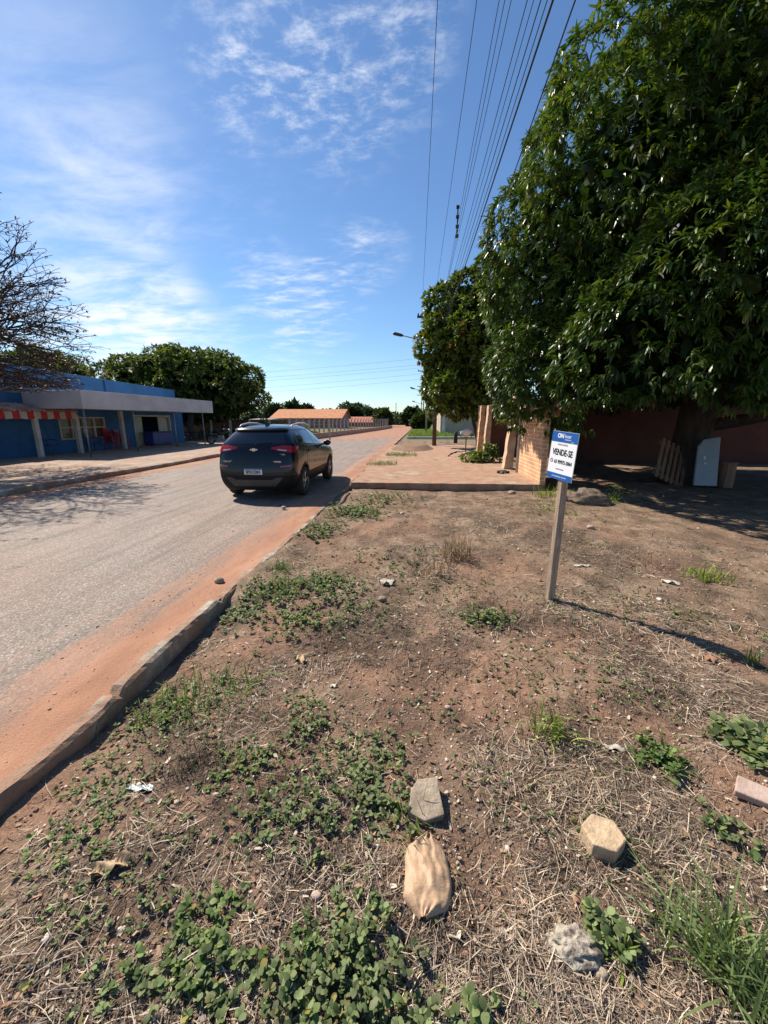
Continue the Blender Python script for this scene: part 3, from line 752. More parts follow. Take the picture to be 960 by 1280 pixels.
pr = XP(146, 555, -16.35); fl = .13
lab = ['red plastic chair at the bottom of the left stack by the bar window', 'red plastic chair second up in the stack by the bar window', 'red plastic chair topping the left stack by the bar window']
for k in range(3): putchair(redc, -16.3, pr[1] - .35, fl + .1 * k, -PI / 2, lab[k], k == 0)
lab = ['red plastic chair at the bottom of the stack nearer the bar door', 'red plastic chair topping the stack nearer the bar door']
for k in range(2): putchair(redc, -16.3, pr[1] + .4, fl + .1 * k, -PI / 2 + .2, lab[k])
bluec = chair_proto('plastic_chair', M['blue_plastic'], 'dark blue plastic chair below the awning', 'dark blue chairs in front of the bar')
for k, (xp, l) in enumerate([(64, 'dark blue plastic chair under the striped awning'), (113, 'dark blue plastic chair below the bar window'), (124, 'dark blue plastic chair next to the red chair stacks')]):
    q = XP(xp, 560, -16.2); putchair(bluec, -16.2, q[1], fl, -PI / 2 + .3 * k, l, k == 0)
darkc = chair_proto('plastic_chair', M['dark_metal'], 'dark chair at the tables under the tree', 'dark chairs at the outdoor tables')
tab = empty('bar_table', (0, 0, 0), label='dark square table', cat='table', group='outdoor tables beyond the bar')
mb = MB(); mb.box((0, 0, .71), (.75, .75, .035)); mb.build('tabletop', M['dark_metal'], tab, bevel=.01)
for sx in (-1, 1):
    for sy in (-1, 1):
        mb = MB(); mb.tube([(sx * .32, sy * .32, .7), (sx * .34, sy * .34, 0)], .022, 6); mb.build('leg', M['dark_metal'], tab)
tlab = ['dark square outdoor table closest to the blue wall end', 'dark square outdoor table between the two others', 'dark square outdoor table closest to the motorcycle']
clab = [['dark chair left of the table by the blue wall end', 'dark chair right of the table by the blue wall end'], ['dark chair left of the middle outdoor table', 'dark chair right of the middle outdoor table'], ['dark chair left of the table by the motorcycle', 'dark chair right of the table by the motorcycle']]
for k, xp in enumerate([229, 242, 256]):
    q = YP(xp, 552, 29.0); o = tab if k == 0 else copy_tree(tab); o.location = (q[0], 29.0, .07); o['label'] = tlab[k]
    for s in (0, 1): putchair(darkc, q[0] + (-.62 if s == 0 else .62), 29.0 + .1 * (k - 1), .07, (-PI / 2 if s == 0 else PI / 2) + .2 * k, clab[k][s], k == 0 and s == 0)
fz = empty('chest_freezer', (WX + .32, D0 + dw * .5, .12), label='dark blue chest freezer blocking the bar doorway', cat='freezer')
mb = MB(); c_ = D0 + dw * .48; mb.b2((WX + .05, c_ - .95, .16), (WX + .62, c_ + .95, .86)); mb.build('cabinet', M['blue_plastic'], fz, bevel=.03)
mb = MB(); mb.b2((WX + .04, c_ - .97, .865), (WX + .64, c_ + .97, .94)); mb.build('lid', M['blue_plastic'], fz, bevel=.02)
mb = MB(); mb.b2((WX + .08, c_ - .9, .11), (WX + .58, c_ + .9, .158)); mb.build('base', M['black'], fz)

# motorcycle
mt = empty('motorcycle', (*YP(277, 556, 25.2)[:2], .1), PI * .02, label='dark parked motorcycle half hidden behind the black car', cat='motorcycle')
for x_ in (-.65, .62):
    mb = MB(); mb.lathe([(.21, -.04), (.29, -.05), (.30, 0), (.29, .05), (.21, .04)], 24, 'x', closed=True)
    mb.v = [Vector((v.y + x_, v.x, v.z + .3)) for v in mb.v]; w_ = mb.build('wheel', M['black'], mt, smooth=True, world=False)
    rm = MB()
    for a in range(8): rm.tube([(x_, 0, .3), (x_ + .22 * math.cos(a * PI / 4), 0, .3 + .22 * math.sin(a * PI / 4))], .008, 4)
    rm.tube([(x_, -.05, .3), (x_, .05, .3)], .05, 8); rm.build('rim', M['steel'], w_, world=False)
mb = MB(); mb.tube([(-.5, 0, .78), (-.1, 0, .76), (.1, 0, .80)], [.12, .14, .1], 8); mb.build('saddle', M['black'], mt, smooth=True, world=False)
mb = MB(); mb.tube([(.08, 0, .82), (.25, 0, .86), (.42, 0, .8)], [.12, .16, .08], 10); mb.build('fuel_tank', M['black'], mt, smooth=True, world=False)
mb = MB(); mb.box((0, 0, .42), (.36, .24, .3)); mb.build('engine', M['steel'], mt, bevel=.03, world=False)
mb = MB()
for s in (-1, 1): mb.tube([(.62, s * .09, .3), (.48, s * .09, .95)], .025, 6)
mb.tube([(.46, -.36, 1.02), (.46, -.1, .97), (.46, .1, .97), (.46, .36, 1.02)], .016, 6); mb.tube([(-.65, .1, .3), (0, .1, .4)], .025, 6); mb.tube([(-.65, -.1, .3), (-.45, -.1, .7)], .02, 6); mb.build('frame', M['dark_metal'], mt, world=False)
mb = MB(); mb.lathe([(.02, -.08), (.08, -.04), (.09, .03), (.085, .04), (0, .045)], 14, 'x', (.58, 0, .88)); mb.build('headlight', M['steel'], mt, smooth=True, world=False)
mb = MB(); mb.tube([(.3, -.14, .3), (-.3, -.15, .32), (-.75, -.16, .42)], [.03, .045, .05], 8); mb.build('exhaust', M['steel'], mt, smooth=True, world=False)
for s in (-1, 1):
    mb = MB(); mb.tube([(.46, s * .3, 1.0), (.44, s * .34, 1.18)], .008, 5); mb.box((.43, s * .36, 1.2), (.02, .12, .08)); mb.build('mirror', M['black'], mt, world=False)

# ------------------------------------------------------------------ fences and far houses
fence = empty('post_fence', (-17, 33.6, .05), label='concrete post and wire fence beside the domed tree', cat='fence')
for k in range(9):
    x = -21.4 + k * 1.72; mb = MB(); mb.box((x, 33.6, .82), (.14, .14, 1.6), rz=.1 * (k % 3)); mb.build('post', M['fence_concrete'], fence)
mb = MB()
for z in (.5, .9, 1.3): mb.tube([(-21.4, 33.6, z), (-7.7, 33.6, z)], .012, 4)
mb.build('wire', M['steel'], fence)
bw = MB(); bw.b2((-26, 37.5, 0), (-12.5, 37.7, 1.62)); tag(bw.build('brick_wall', M['red_brick']), 'faded red brick wall behind the bushes under the domed tree', 'wall')
# weeds and bushes along that fence
def bush(c, R, n, L, cols, label, cat='bush', mat='matte_leaf', group=None, name='bush', leaves=6, W=.25):
    bl = lump(*c, R, 7, min(R) * .35, min(R) * .6, zmin=-.3); bag = Bag()
    p, o_ = blob_points(bl, n, .35, 1.1, .3); t = rng.random((len(p), 1))
    rosettes(bag, p, o_, leaves, L, W, .1, (.3, 1.3), lerp_col(t, *cols), .3, up=.6)
    rt = empty(name, (c[0], c[1], c[2] - R[2] * .8), label=label, cat=cat, group=group)
    bag.build('foliage', M[mat], rt)
    mb = MB(); r = random.Random(int(c[1] * 10))
    for k in range(7): limb(mb, (c[0] + r.uniform(-.1, .1) * R[0], c[1], c[2] - R[2]), (c[0] + r.uniform(-.7, .7) * R[0], c[1] + r.uniform(-.7, .7) * R[1], c[2] + r.uniform(0, .6) * R[2]), .02 * max(R), .006, .0, 4, k)
    mb.build('stem', M['dark_bark'], rt); return rt
PALE = ((.10, .14, .035), (.24, .28, .09))
bush((-15.9, 35.2, .45), (1.6, .8, .6), 420, (.12, .2), ((.08, .11, .05), (.2, .24, .14)), 'low grey green bush between the two fence posts under the tree')
bush((-13.3, 34.8, .7), (1.4, .8, .8), 420, (.12, .22), PALE, 'bright yellow green bush just left of the black car roof')
bush((-19.0, 35.0, .35), (1.2, .8, .5), 260, (.12, .2), PALE, 'small pale bush close to the leaning trunk of the domed tree')
bush((-10.5, 36.2, .4), (1.4, .8, .5), 260, (.12, .2), ((.07, .1, .03), (.17, .2, .07)), 'scrubby bush behind the black car roof')
# low masonry wall and row of posts along the bend
lw = empty('boundary_fence', (-9, 40, 0), label='pale concrete post fence on a low masonry wall along the far road edge', cat='fence')
path = [Vector(q) for q in ((-9.5, 31.5, 0), (-8.9, 36, 0), (-8.2, 44, 0), (-7.4, 53, 0), (-6.6, 64, 0), (-6.0, 76, 0), (-5.8, 84, 0))]
mb = MB()
for a, b in zip(path, path[1:]):
    d = (b - a); mb.box((a + b) / 2 + Vector((-.35, 0, .22)), (.22, d.length, .52), rz=math.atan2(-d.x, d.y))
mb.build('low_wall', plain('stone_wall', (.5, .33, .24), (.28, .17, .12), 4, .9, .6, 12), lw)
dist = 0; tot = sum((b - a).length for a, b in zip(path, path[1:])); wires = []
k = 0
while dist < tot - .5:
    s = dist
    for a, b in zip(path, path[1:]):
        L_ = (b - a).length
        if s <= L_: q = a.lerp(b, s / L_); break
        s -= L_
    q = q + Vector((-.9, 0, 0)); wires.append(q); mb = MB(); mb.box(q + Vector((0, 0, .75)), (.12, .12, 1.6)); mb.prism([(q.x - .06, 1.55), (q.x + .06, 1.55), (q.x + .22, 1.8), (q.x + .12, 1.82)], q.y - .06, q.y + .06, 'y'); mb.build('post', M['fence_concrete'], lw)
    dist += 1.25 + .02 * dist; k += 1
mb = MB()
for z in (.5, .85, 1.2, 1.5): mb.tube([w + Vector((0, 0, z)) for w in wires], .012, 4)
mb.build('wire', M['steel'], lw)

def house(name, c, w, d, eave, ridge, label, roofm, wallm, base=-.4, rz=0, windows=()):
    r = empty(name, (c[0], c[1], base), label=label, cat='house')
    mb = MB(); mb.b2((c[0] - w / 2, c[1], base), (c[0] + w / 2, c[1] + d, eave))
    mb.prism([(c[1] + .001, eave), (c[1] + d, eave), (c[1] + d * .6, ridge - .06)], c[0] - w / 2 + .01, c[0] + w / 2 - .01, 'x'); mb.build('wall', wallm, r)
    mb = MB(); e = .35
    mb.prism([(c[1] - e, eave - .05), (c[1] + d * .6, ridge), (c[1] + d + e, eave - .05), (c[1] + d + e, eave + .08), (c[1] + d * .6, ridge + .13), (c[1] - e, eave + .08)], c[0] - w / 2 - e, c[0] + w / 2 + e, 'x'); mb.build('roof', roofm, r)
    for wx_, wz_, ww, wh in windows:
        mb = MB(); mb.b2((c[0] + wx_ - ww / 2, c[1] - .03, wz_), (c[0] + wx_ + ww / 2, c[1] - .002, wz_ + wh)); mb.build('window', M['house_glass'], r)
    return r
def tile_roof(name, c1, c2):
    m, nt, b, o = new_mat(name); v = objco(nt)
    w = N(nt, 'ShaderNodeTexWave', wave_type='BANDS', bands_direction='X'); w.inputs['Scale'].default_value = 4; nt.links.new(v, w.inputs['Vector'])
    c = mixc(nt, 1, ramp(nt, noise(nt, v, 1.5, 5), [(.35, c2), (.65, c1)]), ramp(nt, w.outputs['Fac'], [(0, (.75, .75, .75)), (1, (1.1, 1.1, 1.1))]), 'MULTIPLY')
    nt.links.new(c, b.inputs['Base Color']); b.inputs['Roughness'].default_value = .9; bump(nt, b, w.outputs['Fac'], .5, .05); return m
M['orange_tile'] = tile_roof('orange_tile', (.62, .27, .12), (.5, .2, .085)); M['red_tile'] = tile_roof('red_tile', (.48, .17, .1), (.38, .13, .08))
M['mauve_wall'] = plain('mauve_wall', (.30, .19, .17), (.22, .14, .125), .8, .9)
M['pale_wall'] = plain('pale_wall', (.74, .75, .76), (.64, .65, .66), .8, .9)
a, b = YP(339, 520, 75), YP(426, 520, 75)
house('house', ((a[0] + b[0]) / 2, 75), b[0] - a[0], 9, 1.85, 3.55, 'long low house with a bright orange tiled roof beyond the road', M['orange_tile'], M['mauve_wall'], windows=((4.2, .6, 1.0, .9), (-3.5, .6, .9, .9)))
a, b = YP(432, 520, 92), YP(464, 520, 92)
house('house', ((a[0] + b[0]) / 2, 92), b[0] - a[0], 8, 1.0, 2.2, 'small house with a dull red roof right of the orange roofed one', M['red_tile'], M['brown_wall'])
a, b = YP(314, 520, 62), YP(336, 520, 62)
house('house', ((a[0] + b[0]) / 2, 62), b[0] - a[0], 6, 1.6, 1.72, 'small pale grey house left of the orange roofed one', M['pole_concrete'], M['pale_wall'], windows=((-.6, .5, .7, .8), (.7, .5, .7, .8)))
# rendered compound wall past the side street
gw = empty('compound_wall', (3.6, 47, 0), label='plain grey rendered wall with a pale post beyond the side street', cat='wall')
M['grey_render'] = plain('grey_render', (.50, .39, .31), (.38, .30, .24), 1.2, .9, .2, 20)
mb = MB(); mb.b2((2.7, 47, -.15), (9.5, 47.2, 3.0)); mb.b2((2.15, 47.1, -.15), (2.35, 62, 2.4)); mb.build('panel', M['grey_render'], gw)
mb = MB(); mb.b2((2.36, 46.85, -.15), (2.69, 47.15, 3.1)); mb.build('post', M['white_paint'], gw)
# side-street kerb and post stump
mb = MB(); mb.b2((-1.3, 37.6, -.12), (7, 38.0, .12)); mb.b2((-1.3, 37.5, -.12), (7, 37.598, .02)); tag(mb.build('kerb', M['fence_concrete'], bevel=.01), kind='structure')
mb = MB(); mb.tube([(2.62, 31.4, -.1), (2.62, 31.4, .55), (2.6, 31.4, .75)], [.15, .14, .12], 9); tag(mb.build('tree_stump', M['dark_bark'], smooth=True), 'short dark post standing right of the utility pole', 'stump')
# litter bin stand with a white sack
ws = empty('waste_stand', (2.27, 20.9, .055), label='white sack of rubbish on a thin rusty post stand', cat='bin stand')
mb = MB(); mb.tube([(2.27, 20.9, .05), (2.27, 20.9, .75)], .028, 8); mb.build('post', M['rust'], ws)
mb = MB(); bx = [(2.0, 20.75), (2.54, 20.75), (2.54, 21.05), (2.0, 21.05)]
for z in (.76, .86, .95): mb.tube([(*q, z) for q in bx + bx[:1]], .012, 5)
for q in bx: mb.tube([(*q, .76), (*q, .96)], .012, 5)
mb.build('basket', M['rust'], ws)
def lumpy(name, c, R, mat, seed, parent=None, amp=.18, n=24, m=16, freq=2.0):
    V = []; Fs = []
    for i in range(m + 1):
        for k in range(n):
            th = PI * i / m; ph = 2 * PI * k / n; d = np.array([math.sin(th) * math.cos(ph), math.sin(th) * math.sin(ph), math.cos(th)])
            s = 1 + amp * 2 * (float(fbm(d[0] * freq + d[2] * 1.7 + seed, d[1] * freq + d[2] * 2.3 + seed * .7, seed, 3)) - .45)
            V.append((c[0] + d[0] * R[0] * s, c[1] + d[1] * R[1] * s, c[2] + d[2] * R[2] * s))
    for i in range(m):
        for k in range(n): Fs.append((i * n + k, i * n + (k + 1) % n, (i + 1) * n + (k + 1) % n, (i + 1) * n + k))
    mb = MB(); mb.add(V, Fs); o = mb.build(name, mat, parent, smooth=True); return o
M['sack'] = plain('sack', (.72, .72, .74), (.55, .54, .54), 4, .5, .4, 20)
lumpy('sack', (2.27, 20.9, 1.0), (.29, .2, .2), M['sack'], 4, ws, .3)
# cut branches and shrub on the pavement
cb = MB(); r = random.Random(3)
for k in range(9):
    a = G(562 + k * 4.5 + r.uniform(-4, 4), 570 + r.uniform(-3, 3), .07); limb(cb, a, a + Vector((r.uniform(.3, .9), r.uniform(-.6, .6), r.uniform(.05, .3))), .03, .012, .05, 5, k)
tag(cb.build('fallen_branch', M['dark_bark']), 'bundle of cut dry branches lying on the pavement', 'branches')
bc = G(607, 577, .055); bush((2.2, bc[1] - .2, .2), (.9, .45, .2), 170, (.09, .16), ((.09, .13, .03), (.24, .28, .09)), 'leafy green shrub growing at the foot of the gate pillars', W=.3)
bush((2.66, bc[1] - .1, .45), (.24, .24, .36), 60, (.09, .16), ((.08, .12, .03), (.2, .25, .08)), 'upright leafy sprout against the orange pillar', W=.3)

# ------------------------------------------------------------------ far wood
bag = Bag(); blb = []
for k in range(70):
    x = -75 + k * 1.75 + random.uniform(-1, 1); yy = random.uniform(125, 160)
    h = 4.5 + 1.3 * math.sin(x * .21) + random.uniform(-.8, 1.2); blb.append((x, yy, h * .55 - .2, random.uniform(2.4, 4), 3, h * .55))
p, o_ = blob_points(blb, 9000, .85, 1.05, .85); t = rng.random((len(p), 1))
rosettes(bag, p, o_, 4, (.5, .95), .3, .2, (.3, 1.4), lerp_col(t, (.022, .045, .016), (.06, .09, .03)), .3, up=.3)
p, o_ = blob_points([(q[0], q[1], q[2], q[3] * .8, q[4] * .8, q[5] * .8) for q in blb], 2500, .5, 1, .3)
rosettes(bag, p, o_, 3, (1.5, 2.2), .35, .2, (.3, 1.4), np.tile(np.array([[.02, .036, .014]]), (len(p), 1)), .3)
tag(bag.build('far_woods', M['matte_leaf']), kind='stuff', label='dark wood closing the far end of the road', cat='woods')
def far_tree(px, py_top, py_base, Y, wpx, cols, label):
    c = YP(px, (py_top + py_base) / 2, Y); tp_ = YP(px, py_top, Y); w = wpx / F * Y / 2
    hz_ = tp_[2]; tree('far_tree', (c[0], Y, hz_ * .56), (w, w, hz_ * .46), 14, (w * .25, w * .45), 700, (.35, .65), .3, cols, ((c[0], Y, -.1), (c[0], Y, hz_ * .35)), label, inner=250, group='trees at the end of the road', tr=.25)
DK = ((.018, .036, .012), (.05, .08, .024))
far_tree(367, 503, 535, 100, 20, DK, 'far dark tree peeping over the middle of the orange roof')
far_tree(384, 507, 535, 100, 16, DK, 'far tree above the right half of the orange roof')
far_tree(344, 508, 535, 100, 22, DK, 'far dark tree over the left end of the orange roof')
far_tree(440, 510, 535, 110, 26, DK, 'far tree just right of the thin antenna mast')
far_tree(479, 514, 538, 95, 18, ((.06, .08, .02), (.13, .16, .05)), 'lighter green round tree at the left edge of the far dirt road')
far_tree(516, 512, 536, 105, 26, DK, 'dark round tree directly left of the far utility poles')
far_tree(526, 523, 538, 80, 12, ((.05, .08, .02), (.12, .16, .05)), 'small leafy tree beside the far utility poles')
a = YP(427, 527, 82); mb = MB(); mb.tube([(a[0], 82, -.2), (a[0], 82, 4.8)], .05, 6); mb.tube([(a[0] - .5, 82, 4.3), (a[0] + .5, 82, 4.3)], .03, 4); mb.tube([(a[0] - .35, 82, 3.9), (a[0] + .35, 82, 3.9)], .03, 4)
tag(mb.build('antenna_mast', M['steel']), 'thin antenna mast at the right end of the orange roof', 'antenna')
a = YP(495, 520, 135); mb = MB(); mb.tube([(a[0], 135, -.2), (a[0], 135, 7)], .1, 6); tag(mb.build('antenna_mast', M['steel']), 'distant mast poking above the dark wood', 'antenna')
# far pale vehicle
q = YP(519, 530, 120); fv = empty('pickup_truck', (q[0], q[1], 0), label='tiny pale vehicle at the far end of the dirt road', cat='truck')
mb = MB(); mb.prism([(-.9, .4), (.9, .4), (.9, 1.0), (.75, 1.05), (.62, 1.65), (-.62, 1.65), (-.75, 1.05), (-.9, 1.0)], q[1], q[1] + 4, 'y'); mb.v = [Vector((v.x + q[0], v.y, v.z)) for v in mb.v]; mb.build('body', M['white_paint'], fv, bevel=.05)
mb = MB(); mb.b2((q[0] - .58, q[1] - .02, 1.12), (q[0] + .58, q[1] - .004, 1.55)); mb.build('rear_window', M['dark_glass'], fv)
for sx in (-1, 1):
    for yy in (.7, 3.2):
        mb = MB(); mb.lathe([(.0, -.1), (.33, -.1), (.33, .1), (0, .1)], 14, 'x', (q[0] + sx * .75, q[1] + yy, .33)); mb.build('wheel', M['black'], fv)
# bright grass on the far right verge
def grass_patch(name, x0, x1, y0, y1, n, Lr, cols, label):
    x = rng.uniform(x0, x1, n); y = rng.uniform(y0, y1, n)
    p0 = np.stack([x, y, hz(x, y) - .01], 1); d = nrm(np.stack([rng.normal(0, .35, n), rng.normal(0, .35, n), np.ones(n)], 1)); l = rng.uniform(*Lr, (n, 1))
    P = np.stack([p0, p0 + d * l * .5, p0 + d * l * .85 + nrm(d * [1, 1, 0]) * l * .25], 1); w = l * .05
    V, Q = strips(P, np.concatenate([w, w * .8, w * .1], 1), side_of(nrm(np.stack([rng.normal(size=n), rng.normal(size=n), np.zeros(n)], 1))))
    c = lerp_col(rng.random((n, 1)), *cols); o = np_mesh(name, V, Q, M['matte_leaf'], np.repeat(c, 6, 0)); tag(o, label, 'grass', kind='stuff'); return o
grass_patch('tall_grass', -1.2, 3.0, 38.2, 62, 9000, (.25, .6), ((.09, .15, .02), (.22, .28, .06)), 'bright green grass covering the far verge by the poles')

# ------------------------------------------------------------------ poles and wires
def pole(x, y, h, mat, label, lampz, lamp_dx=-2.45, arm=1.15, wood=True, xleft=None):
    r = empty('utility_pole', (x, y, 0), label=label, cat='utility pole', group='utility poles along the road')
    mb = MB(); mb.tube([(x, y, -.2), (x, y, h * .5), (x, y, h)], [.135, .115, .09], 12); mb.build('shaft', mat, r, smooth=True)
    mb = MB(); mb.box((x - .05, y - .14, h - .22), (arm * 2, .1, .11)); mb.build('crossarm', M['dark_metal'], r)
    for dx in (-arm + .06, -.35, arm - .2):
        mb = MB(); mb.lathe([(.02, 0), (.05, .02), (.055, .06), (.035, .08), (.05, .11), (.02, .16)], 10, 'z', (x + dx - .05, y - .14, h - .17)); mb.build('insulator', M['black'], r, smooth=True)
    mb = MB(); pts = [(x, y - .1, lampz - .75 * .0), (x - .5, y - .12, lampz + .18), (x + lamp_dx * .62, y - .12, lampz + .45), (x + lamp_dx, y - .12, lampz + .68)]; mb.tube(pts, .03, 8); am = mb.build('lamp_arm', M['steel'], r, smooth=True)
    mb = MB(); a = Vector(pts[2]); b = Vector(pts[3]); d = (b - a).normalized(); mb.tube([b - d * .45, b - d * .3, b + d * .1, b + d * .18], [.05, .09, .10, .05], 8); mb.build('lamp_head', M['dark_metal'], r, smooth=True)
    mb = MB(); mb.box((x, y - .16, h * .72), (.3, .12, .5)); mb.build('bracket', M['dark_metal'], r, bevel=.02)
    return r
pole(.82, 25.7, 7.75, M['pole_wood'], 'brown utility pole rising through the bushy street tree with a lamp arm', 5.95)
pole(.62, 54, 7.9, M['pole_concrete'], 'second utility pole with a street lamp arm beyond the street tree', 4.95, -2.0)
pole(.3, 80, 8.0, M['pole_concrete'], 'third utility pole along the grass verge of the dirt road', 4.4, -2.0)
pole(-.1, 108, 8.0, M['pole_concrete'], 'farthest utility pole at the end of the dirt road', 4.4, -2.0)
GW = 'overhead wires along the road'
def wire(x0, zn, xf, yf, r, label):
    d = ray(x0, 0); t = (zn - H) / d[2]; a = Vector((d[0] * t, d[1] * t, zn)); b = YP(xf, yf, 25.7)
    dd = (a - b); s_end = (a.y + 14) / (b.y - a.y) + 1
    pts = []
    for i in range(41):
        s = i / 40; p = b + dd * s_end * s
        pts.append(p + Vector((0, 0, -.35 * 4 * s * (1 - s) + .35 * 4 * (1 / s_end) * (1 - 1 / s_end) * min(1, s * s_end))))
    far = [(b.x - .1, 54, b.z + .3), (b.x - .4, 80, b.z + .3), (b.x - .8, 108, b.z + .3)]
    mb = MB(); q = Vector(b)
    fp = []
    for c in far:
        c = Vector(c)
        for i in range(1, 9):
            s = i / 8; fp.append(q.lerp(c, s) - Vector((0, 0, .45 * 4 * s * (1 - s))))
        q = c
    mb.tube(list(reversed(pts)) + fp, r, 5)
    return tag(mb.build('overhead_wire', M['black'], smooth=True), label, 'wire', GW)
wire(547, 7.9, 527, 398, .006, 'thin dark wire at the far left of the overhead wires')
wire(596, 7.9, 541, 392, .006, 'second thin wire from the left, apart from the bundle')
same = 'thin dark wire inside the close bundle of overhead wires'
for x0, zn, xf, yf, r in [(624, 6.9, 550, 395, .005), (631, 6.85, 549, 400, .005), (639, 6.8, 548, 402, .005), (659, 6.6, 548, 410, .006), (667, 6.55, 549, 412, .005), (676, 6.3, 548, 420, .007), (684, 6.2, 549, 423, .006)]:
    wire(x0, zn, xf, yf, r, same)
wire(691, 6.0, 549, 426, .013, 'thickest black cable at the right side of the wire bundle')
wire(719, 5.4, 556, 455, .008, 'separate cable crossing the sky right of the wire bundle')
sp_ = empty('wire_spacer', YP(572, 277, 14.5), label='short dark vertical spacer bar clipped on the overhead wires', cat='wire spacer')
a, b = YP(572.5, 257, 14.5), YP(571, 297, 14.5); mb = MB(); mb.tube([a, b], .022, 6); mb.build('bar', M['black'], sp_)
for k in range(4):
    p_ = a.lerp(b, .04 + .305 * k); mb = MB(); mb.tube([p_ + Vector((-.05, 0, .0)), p_ + Vector((.05, 0, 0))], .05, 6); mb.build('clip', M['black'], sp_)
# lines crossing the road far away
for k, (yl, yr) in enumerate([(457, 462), (461, 470), (466, 474), (477, 481), (480, 488)]):
    a = YP(-100, yl + 40, 70); b = YP(560, yr, 70); L_ = b.x - a.x
    pts = []
    for i in range(25):
        s = i / 24; pts.append(a.lerp(b, s) - Vector((0, 0, 1.2 * 4 * s * (1 - s))))
    mb = MB(); mb.tube([Vector((p.x, p.y, p.z + 2.2)) for p in pts], .016, 4); tag(mb.build('overhead_wire', M['steel'], smooth=True), 'faint far wire sagging across the road above the houses', 'wire', 'far wires crossing the road')

# ------------------------------------------------------------------ lettering helper
def text_mb(body, size, extrude=.0008, bold=0.0, align='CENTER', sx=1.0):
    cu = bpy.data.curves.new('t', 'FONT'); cu.body = body; cu.size = size; cu.extrude = extrude; cu.offset = bold; cu.align_x = align; cu.align_y = 'CENTER'; cu.resolution_u = 3
    ob = bpy.data.objects.new('t', cu); C.objects.link(ob); bpy.context.view_layer.update()
    me = bpy.data.meshes.new_from_object(ob.evaluated_get(bpy.context.evaluated_depsgraph_get()))
    mb = MB(); mb.add([Vector((v.co.x * sx, v.co.y, v.co.z)) for v in me.vertices], [tuple(p.vertices) for p in me.polygons])
    bpy.data.objects.remove(ob); bpy.data.curves.remove(cu); bpy.data.meshes.remove(me); return mb

# ------------------------------------------------------------------ the for-sale sign
sx_, sy_ = 1.275, 3.69
sign = empty('for_sale_sign', (sx_, sy_, -.05), label='blue and white VENDE-SE sign board nailed on a wooden post', cat='sign')
M['sign_white'] = plain('sign_white', (.80, .81, .82), (.76, .77, .79), 3, .45); M['sign_blue'] = plain('sign_blue', (.012, .105, .37), (.01, .09, .33), 3, .4); M['ink'] = plain('ink', (.012, .016, .035), None, 3, .5); M['sign_grey'] = plain('sign_grey', (.25, .26, .3), None, 3, .5)
mb = MB(); zz = [-.15, .3, .7, 1.12, 1.3]
R1 = Matrix.Rotation(math.radians(20), 3, 'Z'); V = []; Fs = []
for i, z in enumerate(zz):
    j = random.uniform(-.002, .002)
    for q in ((-.034, -.026), (.034, -.026), (.034, .026), (-.034, .026)): V.append(Vector((sx_ - .012 * (1 - z / 1.1) + j, sy_, z)) + R1 @ Vector((q[0], q[1], 0)))
for i in range(4):
    for k in range(4): Fs.append((i * 4 + k, i * 4 + (k + 1) % 4, i * 4 + 4 + (k + 1) % 4, i * 4 + 4 + k))
Fs += [(3, 2, 1, 0), (16, 17, 18, 19)]; mb.add(V, Fs); mb.build('post', M['wood'], sign, bevel=.003)
bd_d = Vector((.36, -.933, -.02)).normalized(); tilt = .05
zx = Vector((0.02, .0, 1)); zx = (zx - bd_d * zx.dot(bd_d)).normalized(); nn = bd_d.cross(zx).normalized()  # towards the viewer
if nn.y > 0: nn = -nn
Rz = Matrix((bd_d, zx, nn)).transposed(); ct = math.radians(-2.5); Rz = Rz @ Matrix.Rotation(ct, 3, 'Z')
cen = Vector((sx_ + .0, sy_, 1.335)) + nn * .035
BW_, BH_ = .325, .42
def place(mb, off=(0, 0, 0)):
    mb.v = [cen + Rz @ (v + Vector(off)) for v in mb.v]; return mb
mb = MB(); mb.box((0, 0, 0), (BW_, BH_, .006)); board = place(mb).build('board', M['sign_white'], sign)
mb = MB(); mb.box((0, BH_ / 2 - .046, .0038), (BW_ - .002, .09, .0012)); place(mb).build('header_band', M['sign_blue'], board)
mb = MB(); mb.box((0, -BH_ / 2 + .027, .0038), (BW_ - .002, .052, .0012)); place(mb).build('footer_band', M['sign_blue'], board)
def letter(body, size, x, y, mat, bold=0, sx=1.0, name='lettering', z=.0046):
    mb = text_mb(body, size, .0005, bold, sx=sx); place(mb, (x, y, z)).build(name, mat, board)
letter('ON', .052, -.05, BH_ / 2 - .038, M['sign_white'], .0022, .95)
letter('lexar', .046, .042, BH_ / 2 - .036, M['sign_white'], 0, .9)
letter('IMOBILIARIA', .014, .045, BH_ / 2 - .066, M['sign_white'])
letter('CRECI', .011, .105, BH_ / 2 - .083, M['sign_white'])
letter('ÓTIMO IMÓVEL', .018, -.01, BH_ / 2 - .113, M['sign_grey'])
letter('VENDE-SE', .076, 0, .028, M['ink'], .0014, .76)
letter('63 99975-5064', .046, .022, -.055, M['ink'], .0006, .80)
mb = MB(); mb.lathe([(.011, 0), (.017, 0), (.017, .001), (.011, .001)], 20, 'z', (-.125, -.05, .0036), closed=True); place(mb).build('phone_emblem', M['ink'], board)
letter('LIGUE AGORA', .016, -.005, -.118, M['sign_grey'])
letter('www.onlexar.com.br', .022, 0, -BH_ / 2 + .027, M['sign_white'])

